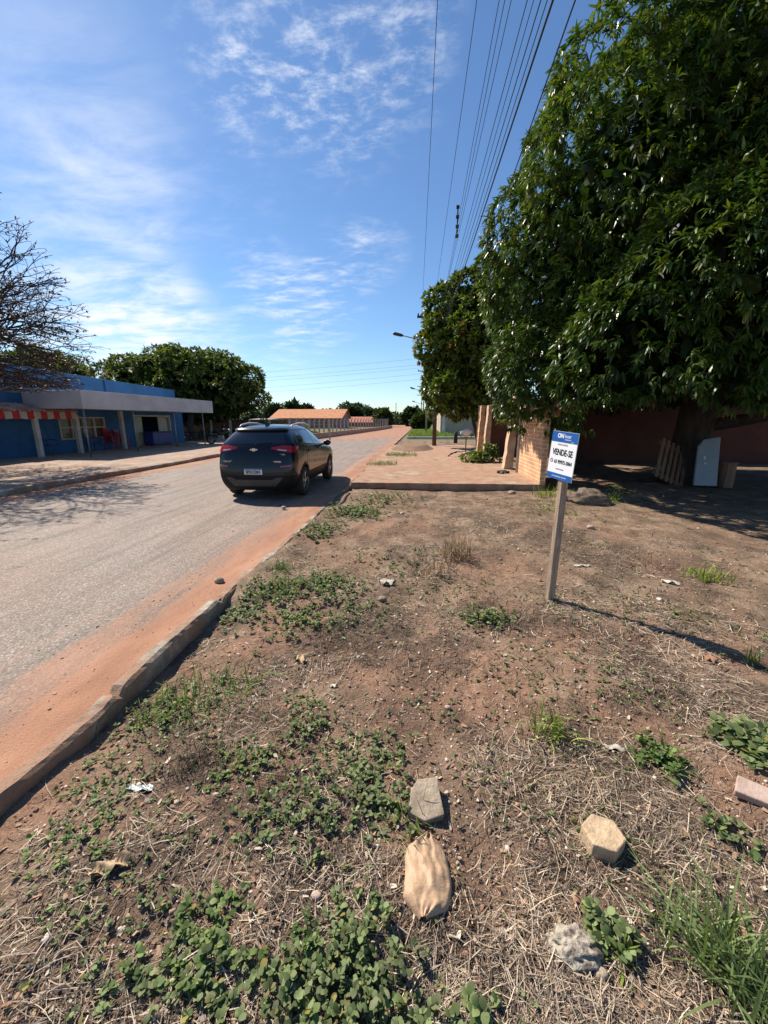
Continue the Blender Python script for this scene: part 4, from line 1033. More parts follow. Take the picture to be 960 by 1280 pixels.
# ------------------------------------------------------------------ things on the verge
def hzf(x, y): return float(hz(np.array([x]), np.array([y]))[0])
def GV(x, y, z=-.055): return G(x, y, z)
def ngon_block(name, c, rx, ry, h, mat, n, rot, label, cat, tilt=(0, 0), ang=None, bev=.006):
    pts = ang or [2 * PI * (k + .5) / n for k in range(n)]
    poly = [(rx * math.cos(a), ry * math.sin(a)) for a in pts]; mb = MB(); mb.prism(poly, -h / 2, h / 2)
    Rm = Matrix.Rotation(rot, 3, 'Z') @ Matrix.Rotation(tilt[0], 3, 'X') @ Matrix.Rotation(tilt[1], 3, 'Y')
    mb.v = [Vector(c) + Rm @ v for v in mb.v]; o = mb.build(name, mat, bevel=bev); return tag(o, label, cat)
M['beige_block'] = plain('beige_block', (.58, .42, .26), (.38, .27, .17), 18, .95, .7, 60)
M['grey_chunk'] = plain('grey_chunk', (.40, .32, .23), (.22, .17, .12), 9, .95, .8, 45)
M['mortar'] = plain('mortar', (.38, .33, .26), (.12, .095, .07), 30, .95, 1, 60, lo=.40, hi=.54)
q = GV(753, 1046); ngon_block('paving_block', (q[0], q[1], hzf(q[0], q[1]) + .035), .088, .080, .085, M['beige_block'], 6, .25, 'pale beige hexagonal paving block lying on dry straw', 'paving block', (.05, .03))
q = GV(531, 1006); mb = MB(); mb.prism([(-.09, -.035), (-.03, -.085), (.065, -.075), (.075, .02), (.085, .085), (-.01, .09), (-.05, .055)], -.028, .028)
Rm = Matrix.Rotation(.3, 3, 'Z') @ Matrix.Rotation(.22, 3, 'X'); mb.v = [Vector((q[0], q[1], hzf(q[0], q[1]) + .035)) + Rm @ v for v in mb.v]; tag(mb.build('concrete_chunk', M['grey_chunk'], bevel=.004), 'broken grey concrete slab piece above the beige sack', 'rubble')
q = GV(718, 1180); lumpy('mortar_lump', (q[0], q[1], hzf(q[0], q[1]) + .008), (.085, .062, .036), M['mortar'], 9, None, .36, 52, 36, 4.2); tag(bpy.data.objects['mortar_lump'], 'pitted whitish mortar lump next to a low green weed', 'rubble')
q = GV(943, 994); mb = MB(); mb.prism([(-.08, -.05), (.09, -.055), (.10, .04), (-.06, .055)], -.018, .018); Rm = Matrix.Rotation(-.5, 3, 'Z') @ Matrix.Rotation(.1, 3, 'X'); mb.v = [Vector((q[0], q[1], hzf(q[0], q[1]) + .02)) + Rm @ v for v in mb.v]
M['pink_stone'] = plain('pink_stone', (.46, .34, .28), (.34, .24, .19), 10, .9, .4, 50); tag(mb.build('stone_slab', M['pink_stone'], bevel=.006), 'flat pinkish stone piece at the right edge of the dry grass', 'stone')
# crumpled beige sack
a = GV(536, 1046); b = GV(531, 1148); ax = (b - a); Ls = ax.length; ax.normalize(); sd = Vector((ax.y, -ax.x, 0)); n, m = 34, 22
V = []; Fs = []
def sack_pt(t, s, topside):
    w = .088 * (1 - .9 * math.exp(-(t / .13) ** 2) * .85) * (1 - sstep(.78, 1.04, t) * .55) * (.92 + .1 * math.sin(t * 3.4))
    if t < .05: w *= .7 + 6 * t
    if t > .82: w *= math.sqrt(max(.02, 1 - ((t - .82) / .19) ** 2))
    edge = math.sqrt(max(0, 1 - s * s)); cr = (float(fbm(t * 5 + 3, s * 4.4 + t * 3, 5, 4)) - .47) * .030 + .007 * math.sin(s * 11 + 2 * math.sin(t * 5)) * math.exp(-t * 3.2) + .006 * math.exp(-((s - .9 + 1.7 * t) / .12) ** 2) + .005 * math.exp(-((s + .5 - .6 * t) / .10) ** 2)
    z = .012 + (.034 * edge * (1 - .5 * sstep(.85, 1, t)) + cr * edge) * (1 if topside else .1)
    p = a + ax * (Ls * t) + sd * (w * s + .006 * math.sin(t * 8)); return (p.x, p.y, hzf(p.x, p.y) + (z if topside else .0))
for side in (True, False):
    o0 = len(V)
    for i in range(n + 1):
        for k in range(m + 1): V.append(sack_pt(i / n, -1 + 2 * k / m, side))
    for i in range(n):
        for k in range(m):
            f = (o0 + i * (m + 1) + k, o0 + i * (m + 1) + k + 1, o0 + (i + 1) * (m + 1) + k + 1, o0 + (i + 1) * (m + 1) + k); Fs.append(f if side else f[::-1])
M['sack_cloth'] = plain('sack_cloth', (.50, .33, .20), (.36, .23, .135), 9, .6, .8, 18)
mb = MB(); mb.add(V, Fs); ob = mb.build('cloth_sack', M['sack_cloth'], smooth=True, fixn=False); tag(ob, 'crumpled beige sack lying flat with its tied neck uphill', 'sack')
# small litter
def scrap(name, px, py, L, W, mat, rot, label, cat, curl=.02, seed=0):
    q = GV(px, py); r = random.Random(seed); n, m = 9, 6; V = []; Fs = []
    for sidez in (0, .0015):
        o0 = len(V)
        for i in range(n + 1):
            for k in range(m + 1):
                t = i / n - .5; s = k / m - .5; w = W * (1 - 1.2 * t * t) * (1 + .25 * math.sin(i * 1.7 + seed)); x = L * t; y = w * s
                p = Vector((q.x + x * math.cos(rot) - y * math.sin(rot), q.y + x * math.sin(rot) + y * math.cos(rot), 0))
                z = hzf(p.x, p.y) + .008 + curl * (.5 + .5 * math.sin(i * 1.1 + k * .9 + seed)) + sidez; V.append((p.x, p.y, z))
        for i in range(n):
            for k in range(m):
                f = (o0 + i * (m + 1) + k, o0 + i * (m + 1) + k + 1, o0 + (i + 1) * (m + 1) + k + 1, o0 + (i + 1) * (m + 1) + k); Fs.append(f[::-1] if sidez == 0 else f)
    mb = MB(); mb.add(V, Fs); return tag(mb.build(name, mat, smooth=True, fixn=False), label, cat)
M['pale_film'] = plain('pale_film', (.34, .41, .42), (.24, .30, .31), 30, .35); M['white_scrap'] = plain('white_scrap', (.50, .46, .39), (.30, .26, .2), 26, .7); M['tan_leaf'] = plain('tan_leaf', (.46, .33, .19), (.3, .2, .11), 30, .7); M['rusty_leaf'] = plain('rusty_leaf', (.38, .21, .12), (.27, .14, .08), 25, .7)
scrap('plastic_wrapper', 176, 989, .12, .035, M['pale_film'], .1, 'pale blue plastic wrapper scrap near the bottom of the kerb', 'litter', .012, 1)
scrap('paper_scrap', 838, 729, .16, .07, M['white_scrap'], -.4, 'crumpled white paper scrap beside a bright grass tuft', 'litter', .03, 2)
scrap('paper_scrap', 768, 934, .10, .035, M['white_scrap'], -.2, 'thin white paper scrap above the hexagonal block', 'litter', .012, 3)
scrap('paper_scrap', 727, 708, .20, .08, M['white_scrap'], .1, 'flat pale scrap on the dark litter right of the sign post', 'litter', .015, 4)
scrap('plastic_bag', 484, 727, .17, .12, M['white_scrap'], .5, 'small whitish plastic bag at the edge of the weeds', 'litter', .05, 5)
scrap('paper_scrap', 417, 853, .05, .04, M['white_scrap'], .5, 'tiny pale scrap on bare soil between weed patches', 'litter', .02, 6)
scrap('dry_leaf', 140, 1092, .13, .045, M['tan_leaf'], .45, 'long tan dry leaf on bare soil at the lower left', 'leaf', .03, 7)
scrap('dry_leaf', 723, 841, .055, .05, M['rusty_leaf'], 1.2, 'rusty orange dry leaf on the bare soil patch', 'leaf', .01, 8)
scrap('dry_leaf', 666, 970, .05, .035, M['tan_leaf'], 1.5, 'pale tan leaf left of the straw bed', 'leaf', .02, 9)
scrap('dry_leaf', 376, 820, .09, .05, M['tan_leaf'], -.4, 'curled tan leaf between two green weed patches', 'leaf', .03, 10)
scrap('dry_leaf', 888, 824, .08, .045, M['rusty_leaf'], -.2, 'broad reddish dry leaf next to the sign shadow', 'leaf', .03, 11)
scrap('plastic_bag', 628, 596, .34, .28, M['black'], .5, 'little black plastic bag on the pavement near the brick wall', 'litter', .16, 12)
# stones
for k, (px, py, R, lab_) in enumerate([(640, 1168, .016, 'small grey stone left of the mortar lump'), (752, 1212, .022, 'white pebble below the mortar lump'), (738, 660, .06, 'pale stone beyond the sign post'), (640, 615, .10, 'round grey stone under the slab edge'), (395, 1118, .02, 'small reddish stone above the big weed patch'), (478, 748, .045, 'pale stone in the middle weeds'), (560, 880, .02, 'small round stone on bare red soil'), (275, 735, .05, 'stone on the road dirt against the broken kerb'), (355, 640, .05, 'pale stone on the orange road dust')]):
    q = GV(px, py); lumpy('stone', (q.x, q.y, (hzf(q.x, q.y) if q.x > KX else .01) + R * .4), (R, R * .85, R * .65), M['grey_chunk'] if k % 2 else M['pink_stone'], k + 20, None, .25, 14, 9); tag(bpy.data.objects['stone' if k == 0 else 'stone.%03d' % k], lab_, 'stone')
# boulder, board, pallet and post in the shade
M['earth'] = plain('earth', (.25, .175, .12), (.09, .065, .048), 9, .95, 1, 30)
lumpy('boulder', (3.5, 8.55, -.02), (.48, .34, .26), M['earth'], 33, None, .34, 56, 36, 2.2); tag(bpy.data.objects['boulder'], 'earth crusted boulder half in shade right of the sign', 'boulder')
ld = empty('door_panel', (7.3, 11.1, -.06), label='tall white door panel, coloured grey for shade, leaning on the mango trunk', cat='panel'); Rm = Matrix.Rotation(.12, 3, 'Z') @ Matrix.Rotation(-.16, 3, 'X') @ Matrix.Rotation(.03, 3, 'Y')
M['panel_shade_grey'] = plain('panel_shade_grey', (.30, .33, .38), (.24, .27, .31), 2, .5)  # white board; its grey-blue colour stands in for shade
mb = MB(); mb.prism([(-.31, -.62), (.31, -.62), (.31, .66), (-.12, .58), (-.26, .40)], -.03, .03, 'y'); mb.v = [Vector((7.38, 11.12, .58)) + Rm @ v for v in mb.v]; mb.build('sheet', M['panel_shade_grey'], ld, bevel=.02)
mb = MB(); mb.box((-.08, -.034, .1), (.05, .005, .09)); mb.box((-.05, -.034, -.04), (.07, .005, .04), rot=Matrix.Rotation(.6, 3, 'Y')); mb.v = [Vector((7.38, 11.12, .58)) + Rm @ v for v in mb.v]; mb.build('handle_plate', M['white_paint'], ld)
pl = empty('wooden_pallet', (6.9, 11.9, -.06), label='brown slatted pallet leaning against the mango trunk', cat='pallet'); Rm = Matrix.Rotation(.35, 3, 'Z') @ Matrix.Rotation(-.35, 3, 'X') @ Matrix.Rotation(.45, 3, 'Y')
M['old_plank'] = plain('old_plank', (.30, .17, .11), (.18, .1, .065), 6, .9, .4, 30, stretch=(1, 1, .2))
for i in range(6):
    mb = MB(); mb.box((-.42 + .165 * i, 0, 0), (.09, .03, 1.15)); mb.v = [Vector((6.75, 11.45, .5)) + Rm @ v for v in mb.v]; mb.build('slat', M['old_plank'], pl)
for z in (-.45, .45):
    mb = MB(); mb.box((0, .048, z), (.98, .06, .09)); mb.v = [Vector((6.75, 11.45, .5)) + Rm @ v for v in mb.v]; mb.build('rail', M['old_plank'], pl)
mb = MB(); mb.box((7.98, 11.25, .22), (.3, .3, .62), rz=.3); mb.box((7.98, 11.25, .55), (.34, .34, .05), rz=.3); tag(mb.build('wooden_crate', M['old_plank'], bevel=.01), 'brown wooden crate right of the pale door panel', 'crate')

# ------------------------------------------------------------------ weeds, grass tufts, straw and gravel
def ovate(bag, base, D, L, W, cols, tilt=.3, cup=.25):
    n = len(base); D = nrm(D); L = L.reshape(-1, 1)
    up = np.array([0, 0, 1.0])
    mid = base + D * L * .5 + up * L * cup * .35; tip = base + D * L - up * L * cup * .2
    P = np.stack([base, base + D * L * .22 + up * L * cup * .25, mid, base + D * L * .8 + up * L * cup * .2, tip], 1)
    w = L * W; V, Q = strips(P, np.concatenate([w * .08, w * .75, w, w * .62, w * .05], 1), side_of(D, rng.normal(0, tilt, n)))
    bag.add(V, Q, np.repeat(cols, 10, 0))
def weeds(bag, x, y, leaf, height, nl, cols, W=.38, lift=.3):
    """small broad-leaved plants: short stems with whorls of rounded leaves"""
    n = len(x); h = rng.uniform(.25, 1, n) * height; z = hz(x, y)
    st = np.stack([x, y, z], 1)
    off = np.stack([rng.normal(0, .3, n) * h, rng.normal(0, .3, n) * h, h], 1)
    P = np.stack([st - [0, 0, .01], st + off * .5 + [0, 0, .003], st + off], 1)
    V, Q = strips(P, np.full((n, 3), .0014), nrm(np.stack([rng.normal(size=n), rng.normal(size=n), np.zeros(n)], 1)))
    bag.add(V, Q, np.repeat(np.tile(np.array([[.09, .10, .04]]), (n, 1)), 6, 0))
    k = nl; f = rng.uniform(.3, 1, (n * k, 1)); b = np.repeat(st, k, 0) + np.repeat(off, k, 0) * f
    a = rng.uniform(0, 2 * PI, n * k); D = np.stack([np.cos(a), np.sin(a), rng.normal(lift, .3, n * k)], 1)
    t = rng.random((n * k, 1)); c = lerp_col(t, *cols); ye = rng.random((n * k, 1)) < .05; c = np.where(ye, np.array([[.25, .2, .05]]), c); pv_ = np.repeat(rng.uniform(.6, 1.3, (n, 1)), k, 0); dy = np.repeat(rng.uniform(0, .45, (n, 1)), k, 0); c = c * pv_ * (1 - dy) + np.array([[.15, .15, .085]]) * dy
    ovate(bag, b, D, rng.uniform(.55, 1.15, n * k) * np.repeat(leaf * np.ones(n), k), W, c)
CG = ((.05, .090, .022), (.23, .29, .115)); CG2 = ((.05, .10, .02), (.17, .25, .06)); CGY = ((.10, .15, .02), (.27, .33, .06))
def scatter_in(px, py, rx, n):
    c = GV(px, py); return c.x + rng.normal(0, rx * .55, n), c.y + rng.normal(0, rx * .55, n)
bag = Bag()
for px, py, r, n, leaf, h, nl, cols in [
    (430, 1225, .17, 85, .024, .08, 9, CG), (370, 1262, .13, 44, .024, .08, 9, CG), (495, 1262, .08, 26, .026, .09, 8, CG), (440, 1170, .12, 44, .023, .07, 8, CG), (390, 1190, .1, 30, .022, .07, 8, CG2),
    (240, 1180, .14, 54, .026, .05, 8, CG2), (285, 1235, .1, 24, .026, .05, 8, CG), (270, 1140, .1, 20, .024, .04, 7, CG2), (170, 1240, .12, 14, .024, .04, 6, CG),
    (400, 1010, .2, 70, .022, .05, 7, CG), (340, 1040, .17, 34, .023, .04, 7, CG), (460, 980, .15, 56, .024, .05, 7, CG), (490, 1010, .1, 30, .026, .06, 7, CG), (300, 960, .16, 60, .022, .035, 7, CG2), (480, 940, .15, 45, .022, .04, 7, CG), (330, 985, .2, 34, .02, .03, 7, CG2),
    (385, 915, .17, 56, .022, .05, 7, CG), (370, 880, .2, 46, .02, .04, 7, CG), (430, 940, .2, 34, .02, .04, 7, CG),
    (200, 880, .25, 80, .024, .04, 6, CG), (130, 1000, .2, 50, .02, .03, 6, CG), (100, 1050, .15, 35, .02, .03, 6, CG2), (190, 1080, .2, 30, .018, .03, 6, CG), (80, 1180, .2, 30, .02, .03, 6, CG),
    (340, 742, .3, 120, .03, .07, 7, CG2), (410, 735, .35, 170, .03, .08, 7, CG2), (300, 765, .2, 60, .03, .06, 7, CG), (370, 775, .3, 100, .03, .06, 7, CG2), (440, 760, .35, 80, .026, .05, 7, CG), (440, 640, .6, 210, .05, .10, 7, CG2), (400, 665, .4, 90, .045, .08, 7, CG2), (480, 625, .6, 110, .045, .08, 6, CG2),
    (612, 775, .16, 70, .03, .09, 8, CG), (590, 770, .2, 30, .026, .05, 7, CG), (770, 1160, .07, 40, .032, .05, 8, CG), (745, 1165, .05, 18, .03, .04, 8, CG), (925, 930, .15, 50, .05, .06, 6, CG), (950, 935, .12, 30, .05, .06, 6, CG), (910, 1040, .08, 18, .03, .04, 7, CG), (595, 1262, .06, 16, .032, .05, 8, CG), (825, 950, .1, 36, .03, .06, 7, CG2), (560, 735, .5, 60, .02, .03, 6, CG), (720, 760, .5, 70, .02, .03, 6, CG), (840, 770, .5, 60, .022, .04, 6, CG2), (500, 700, .5, 60, .03, .05, 6, CG2), (250, 900, .3, 50, .016, .03, 6, CG), (140, 960, .2, 40, .018, .04, 6, CG), (660, 840, .3, 40, .018, .03, 6, CG), (760, 840, .35, 50, .018, .03, 6, CG), (540, 890, .2, 18, .018, .03, 6, CG), (790, 870, .3, 40, .018, .03, 6, CG), (690, 640, .5, 60, .04, .06, 6, CGY), (770, 620, .3, 40, .04, .07, 6, CGY)]:
    x, y = scatter_in(px, py, r, n); k = x > KX + .1; weeds(bag, x[k], y[k], leaf, h, nl, cols)
# thin sprinkling everywhere
def polar(n, r0, r1, amax=1.05):
    r = np.exp(rng.uniform(math.log(r0), math.log(r1), n)); a = rng.uniform(-amax, amax, n) - PH; return r * np.sin(a), r * np.cos(a)
def verge(x, y): return (x > KX + .1) & (y > -5) & ((y < 10.1) | (x > 3.3)) & (y < 14)
x, y = polar(8500, .3, 11, 1.9); nz = fbm(x * 1.3, y * 1.3, 91); k = verge(x, y) & (rng.random(len(x)) < sstep(.42, .62, nz) * (1 - .9 * np.clip(1.4 * soil(x, y)[0], 0, 1))); rr = np.hypot(x[k], y[k])
weeds(bag, x[k], y[k], .014 + .002 * rr, .025, 5, CG)
o = bag.build('ground_weeds', M['matte_leaf']); tag(o, 'low broad leaved weeds spread over the verge in green patches', 'weeds', kind='stuff')

def tuft(name, px, py, n, L, W, cols, label, spread=.06, lean=.8, mat='matte_leaf', cat='grass tuft', zt=None):
    c = GV(px, py); x = c.x + rng.normal(0, spread, n).clip(-1.6 * spread, 1.6 * spread); y = c.y + rng.normal(0, spread, n).clip(-1.6 * spread, 1.6 * spread); z = (hz(x, y) - .006) if zt is None else np.full(n, zt)
    a = rng.uniform(0, 2 * PI, n); t = np.abs(rng.normal(0, lean, n)).clip(0, 1.35); D = np.stack([np.cos(a) * np.sin(t), np.sin(a) * np.sin(t), np.cos(t)], 1)
    l = rng.uniform(L[0], L[1], (n, 1)); p0 = np.stack([x, y, z], 1); g = np.array([0, 0, -1.0]); pts = [p0]; d = D
    for i in range(4): pts.append(np.maximum(pts[-1] + d * l / 4, np.concatenate([np.full((n, 2), -1e9), (z + .012)[:, None]], 1))); d = nrm(d + g * rng.uniform(.12, .5, (n, 1)))
    w = W * rng.uniform(.6, 1.2, (n, 1)); V, Q = strips(np.stack(pts, 1), np.concatenate([w * .7, w, w * .9, w * .6, w * .08], 1), side_of(nrm(np.stack([np.cos(a), np.sin(a), .01 * a], 1)), rng.normal(0, .5, n)))
    o = np_mesh(name, V, Q, M[mat], np.repeat(lerp_col(rng.random((n, 1)), *cols), 10, 0)); return tag(o, label, cat)
tuft('grass_tuft', 905, 1195, 110, (.14, .36), .0042, CG, 'large long bladed grass tuft at the lower right', .05, .75)
tuft('grass_tuft', 950, 1262, 90, (.12, .3), .0042, CG, 'long bladed grass in the bottom right corner', .06, .7)
tuft('grass_tuft', 842, 1165, 26, (.12, .3), .004, CG, 'sparse grass leaning left of the large lower right tuft', .04, 1.0)
tuft('grass_tuft', 783, 1195, 16, (.06, .13), .0045, CGY, 'small yellow green seedling under the low weed beside the mortar lump', .01, .7)
tuft('grass_tuft', 235, 872, 120, (.08, .22), .004, CG2, 'spreading bright grass clump beside the kerb', .13, .9)
tuft('grass_tuft', 290, 852, 70, (.08, .2), .004, CG2, 'grass clump right of the bright clump at the kerb', .1, .9)
tuft('grass_tuft', 190, 890, 40, (.06, .16), .004, CG2, 'small grass clump touching the dark kerb side', .08, .9)
tuft('grass_tuft', 885, 722, 110, (.10, .22), .006, CGY, 'bright yellow green grass tuft right of the white paper scrap', .13, .8)
tuft('grass_tuft', 688, 915, 60, (.08, .2), .005, CGY, 'yellow green upright plant above the straw bed', .05, .5)
tuft('grass_tuft', 828, 950, 46, (.07, .17), .005, CG2, 'green tuft in the straw right of the hexagonal block', .06, .8)
tuft('grass_tuft', 510, 1030, 30, (.06, .15), .003, CG2, 'thin grass growing against the broken concrete piece', .05, .7)
tuft('grass_tuft', 352, 716, 60, (.08, .2), .005, CG2, 'isolated grass tuft on bare soil near the kerb', .08, .7)
tuft('grass_tuft', 350, 742, 80, (.10, .24), .005, CG2, 'grass clump left of the middle weed patch', .12, .9)
tuft('grass_tuft', 690, 622, 110, (.14, .34), .008, CGY, 'pale grass behind the sign post', .22, .6)
tuft('grass_tuft', 755, 627, 80, (.12, .28), .008, CGY, 'grass growing at the foot of the boulder', .18, .6)
tuft('grass_tuft', 502, 572, 420, (.08, .22), .009, CG2, 'grass growing through the slab close to the road', .42, .9, zt=.05)
tuft('grass_tuft', 478, 584, 360, (.08, .2), .008, ((.10, .13, .06), (.26, .28, .15)), 'greyish grass strip on the slab nearest the kerb', .32, .9, zt=.05)
tuft('grass_tuft', 945, 829, 24, (.08, .2), .004, CG2, 'few green blades standing in the sign shadow', .04, .5)
tuft('dry_grass_clump', 572, 700, 240, (.14, .42), .0035, ((.20, .13, .07), (.46, .33, .19)), 'tall dry straw coloured grass clump left of the sign post', .10, .55, 'dry', 'dry grass')
tuft('dry_grass_clump', 540, 715, 120, (.15, .4), .003, ((.22, .15, .08), (.45, .33, .2)), 'flattened dry grass left of the tall dry clump', .12, 1.1, 'dry', 'dry grass')
for px, py, sp, n, lab_ in [(248, 958, .07, 420, 'dark tangle of dead roots beside the pale wrapper'), (690, 905, .12, 260, 'dark dead stems around the yellow green plant'), (690, 660, .2, 320, 'dark dead weed tangle behind the sign post'), (800, 700, .16, 320, 'dark dead weed heap between the paper scraps'), (640, 778, .14, 300, 'dark dead weeds right of the small green plant'), (420, 790, .14, 380, 'brown dead weeds below the middle green patch'), (725, 792, .12, 260, 'dark dead weeds right of the sign post foot'), (100, 905, .08, 260, 'dry twiggy tangle lying over the kerb end')]:
    tuft('dead_weed_clump', px, py, n, (.03, .12), .0016, ((.03, .022, .016), (.13, .092, .066)), lab_, sp, 1.2, 'dry', 'dead weeds')['kind'] = 'stuff'

HOT = [((860, 960), .35), ((720, 970), .25), ((780, 1010), .2), ((640, 960), .16), ((60, 1050), .16), ((640, 1150), .2), ((900, 1100), .2), ((560, 700), .45), ((840, 790), .55), ((420, 830), .2), ((30, 1200), .2), ((540, 1230), .15), ((700, 1080), .2), ((780, 700), .6), ((200, 1040), .14), ((900, 880), .3), ((760, 770), .4), ((680, 1240), .2), ((820, 1240), .2), ((480, 1090), .15), ((640, 660), .6)]
def straw_mask(x, y):
    m = 0
    for p, s in HOT: m = m + gauss(x, y, GV(*p), s)
    r, d = soil(x, y); n1 = fbm(x * 2.2, y * 2.2, 63)
    return np.clip(.045 + .8 * m + .45 * sstep(.45, .62, n1) - .5 * r, .03, 1)
def straws(n, r0, r1, Lr, Wr, pal, mask=None, zoff=.004, zs=.014, bend=.25, amax=1.05):
    x, y = polar(n, r0, r1, amax); k = verge(x, y); x, y = x[k], y[k]
    if mask is not None: k = rng.random(len(x)) < mask(x, y); x, y = x[k], y[k]
    n = len(x); rr = np.hypot(x, y); th = rng.normal(.6, 1.1, n); l = np.exp(rng.uniform(math.log(Lr[0]), math.log(Lr[1]), n)) * (1 + rr * .06)
    D = np.stack([np.cos(th), np.sin(th)], 1); B = np.stack([-D[:, 1], D[:, 0]], 1) * rng.normal(0, bend, (n, 1)); s4 = np.array([-.5, -.17, .17, .5])
    pts = []
    zr = rng.uniform(0, zs, n); tl = rng.normal(0, .12, n)
    for s in s4:
        xy = np.stack([x, y], 1) + D * (l * s)[:, None] + B * (l * (s * s))[:, None]; z = hz(xy[:, 0], xy[:, 1]) + zoff + zr + np.maximum(tl * l * s, -zr); pts.append(np.concatenate([xy, z[:, None]], 1))
    w = rng.uniform(*Wr, (n, 1)) * (1 + .10 * rr[:, None]); V, Q = strips(np.stack(pts, 1), np.concatenate([w, w, w * .9, w * .5], 1), side_of(np.concatenate([D, np.zeros((n, 1))], 1), rng.normal(0, .5, n)))
    pal = np.array(pal); c = pal[rng.integers(0, len(pal), n)] * rng.uniform(.7, 1.2, (n, 1)); return V, Q, np.repeat(c, 8, 0)
bag = Bag()
PS = [(.58, .48, .36), (.46, .36, .26), (.38, .29, .21), (.29, .215, .155), (.2, .15, .11)]
PD = [(.10, .072, .052), (.15, .11, .08), (.07, .05, .04), (.20, .15, .11)]
bag.add(*straws(38000, .8, 4.5, (.02, .14), (.0006, .0016), PS, straw_mask))
bag.add(*straws(34000, 2.5, 14, (.025, .13), (.0008, .0018), PS, straw_mask))
bag.add(*straws(30000, .8, 6, (.015, .07), (.0006, .0014), PD, lambda x, y: np.clip(.25 + soil(x, y)[1] * .8, 0, 1)))
bag.add(*straws(26000, 2.5, 14, (.03, .10), (.001, .002), PD, lambda x, y: np.clip(.25 + soil(x, y)[1] * .8, 0, 1)))
def stubble(n, r0, r1, Lr, pal, mask, amax=1.05):
    x, y = polar(n, r0, r1, amax); k = verge(x, y); x, y = x[k], y[k]; k = rng.random(len(x)) < mask(x, y); x, y = x[k], y[k]; n = len(x); rr = np.hypot(x, y)
    a = rng.uniform(0, 2 * PI, n); t = np.abs(rng.normal(.9, .4, n)).clip(0, 1.5); D = np.stack([np.cos(a) * np.sin(t), np.sin(a) * np.sin(t), np.cos(t)], 1)
    l = rng.uniform(*Lr, (n, 1)); p0 = np.stack([x, y, hz(x, y) - .004], 1); p1 = p0 + D * l * .55; p2 = p1 + nrm(D + np.array([0, 0, -.6])) * l * .45; p2[:, 2] = np.maximum(p2[:, 2], p0[:, 2] + .006)
    w = .0008 + .00022 * rr[:, None] + np.zeros((n, 1)); V, Q = strips(np.stack([p0, p1, p2], 1), np.concatenate([w, w, w * .3], 1), side_of(nrm(np.stack([-np.sin(a), np.cos(a), .01 * a], 1))))
    pal = np.array(pal); return V, Q, np.repeat(pal[rng.integers(0, len(pal), n)] * rng.uniform(.7, 1.25, (n, 1)), 6, 0)
def stub_mask(x, y): return np.clip(1.5 * sstep(.44, .60, fbm(x * 1.1 + 7, y * 1.1, 103)) + .08 - .5 * soil(x, y)[0], 0, 1)
PB = [(.10, .08, .055), (.16, .125, .085), (.24, .19, .13), (.06, .05, .036), (.12, .125, .05), (.09, .12, .035)]
bag.add(*stubble(60000, 1.6, 12.5, (.02, .07), PB, stub_mask)); bag.add(*stubble(26000, .8, 3.5, (.015, .06), PB, stub_mask))
outer = lambda x, y: np.where((np.hypot(x, y) < .8) | (np.abs(np.arctan2(x, y) + PH) > 1.05), straw_mask(x, y), 0)
bag.add(*straws(26000, .12, 7, (.02, .14), (.0006, .0016), PS, outer, amax=PI)); bag.add(*straws(12000, .12, 7, (.015, .07), (.0006, .0014), PD, lambda x, y: (outer(x, y) > 0) * .4, amax=PI)); bag.add(*stubble(16000, .2, 7, (.02, .06), PB, lambda x, y: (outer(x, y) > 0) * stub_mask(x, y), amax=PI))
tag(bag.build('dry_straw', M['dry']), 'pale dry straw and dead stems littering the bare verge', 'straw', kind='stuff')
bag = Bag()
PL = [(.30, .2, .12), (.42, .30, .19), (.22, .14, .09), (.5, .42, .32), (.14, .10, .07), (.36, .2, .12), (.11, .13, .05)]
V, Q, c = straws(6000, .8, 12, (.008, .032), (.003, .007), PL, None, .004, .01, .1); bag.add(V, Q, c)
tag(bag.build('leaf_litter', M['dry']), 'small crumbled dry leaves littering the bare verge', 'leaf litter', kind='stuff')
# gravel: little angular stones and clods
def pebbles(n, r0, r1, sz, pal, where, amax=1.05):
    x, y = polar(n, r0, r1, amax); k = where(x, y); x, y = x[k], y[k]; n = len(x)
    t = (1 + 5 ** .5) / 2; ico = nrm(np.array([(-1, t, 0), (1, t, 0), (-1, -t, 0), (1, -t, 0), (0, -1, t), (0, 1, t), (0, -1, -t), (0, 1, -t), (t, 0, -1), (t, 0, 1), (-t, 0, -1), (-t, 0, 1)]))
    fc = np.array([(0, 11, 5), (0, 5, 1), (0, 1, 7), (0, 7, 10), (0, 10, 11), (1, 5, 9), (5, 11, 4), (11, 10, 2), (10, 7, 6), (7, 1, 8), (3, 9, 4), (3, 4, 2), (3, 2, 6), (3, 6, 8), (3, 8, 9), (4, 9, 5), (2, 4, 11), (6, 2, 10), (8, 6, 7), (9, 8, 1)])
    s = np.exp(rng.normal(math.log(sz), .45, n)) * (1 + .12 * np.hypot(x, y)); V = ico[None] * rng.uniform(.65, 1.25, (n, 12, 1)) * s[:, None, None] * np.stack([rng.uniform(.7, 1.4, n), rng.uniform(.7, 1.4, n), rng.uniform(.5, .9, n)], 1)[:, None, :]
    zb = np.where(x > KX, hz(x, y), road_z(x, y)); V = V + np.stack([x, y, zb + s * .2], 1)[:, None, :]
    F_ = (fc[None] + (np.arange(n) * 12)[:, None, None]).reshape(-1, 3); pal = np.array(pal); c = pal[rng.integers(0, len(pal), n)] * rng.uniform(.75, 1.2, (n, 1))
    return V.reshape(-1, 3), F_, np.repeat(c, 12, 0)
PG = [(.40, .28, .20), (.30, .19, .13), (.52, .42, .32), (.22, .14, .10), (.60, .52, .44), (.34, .19, .12)]
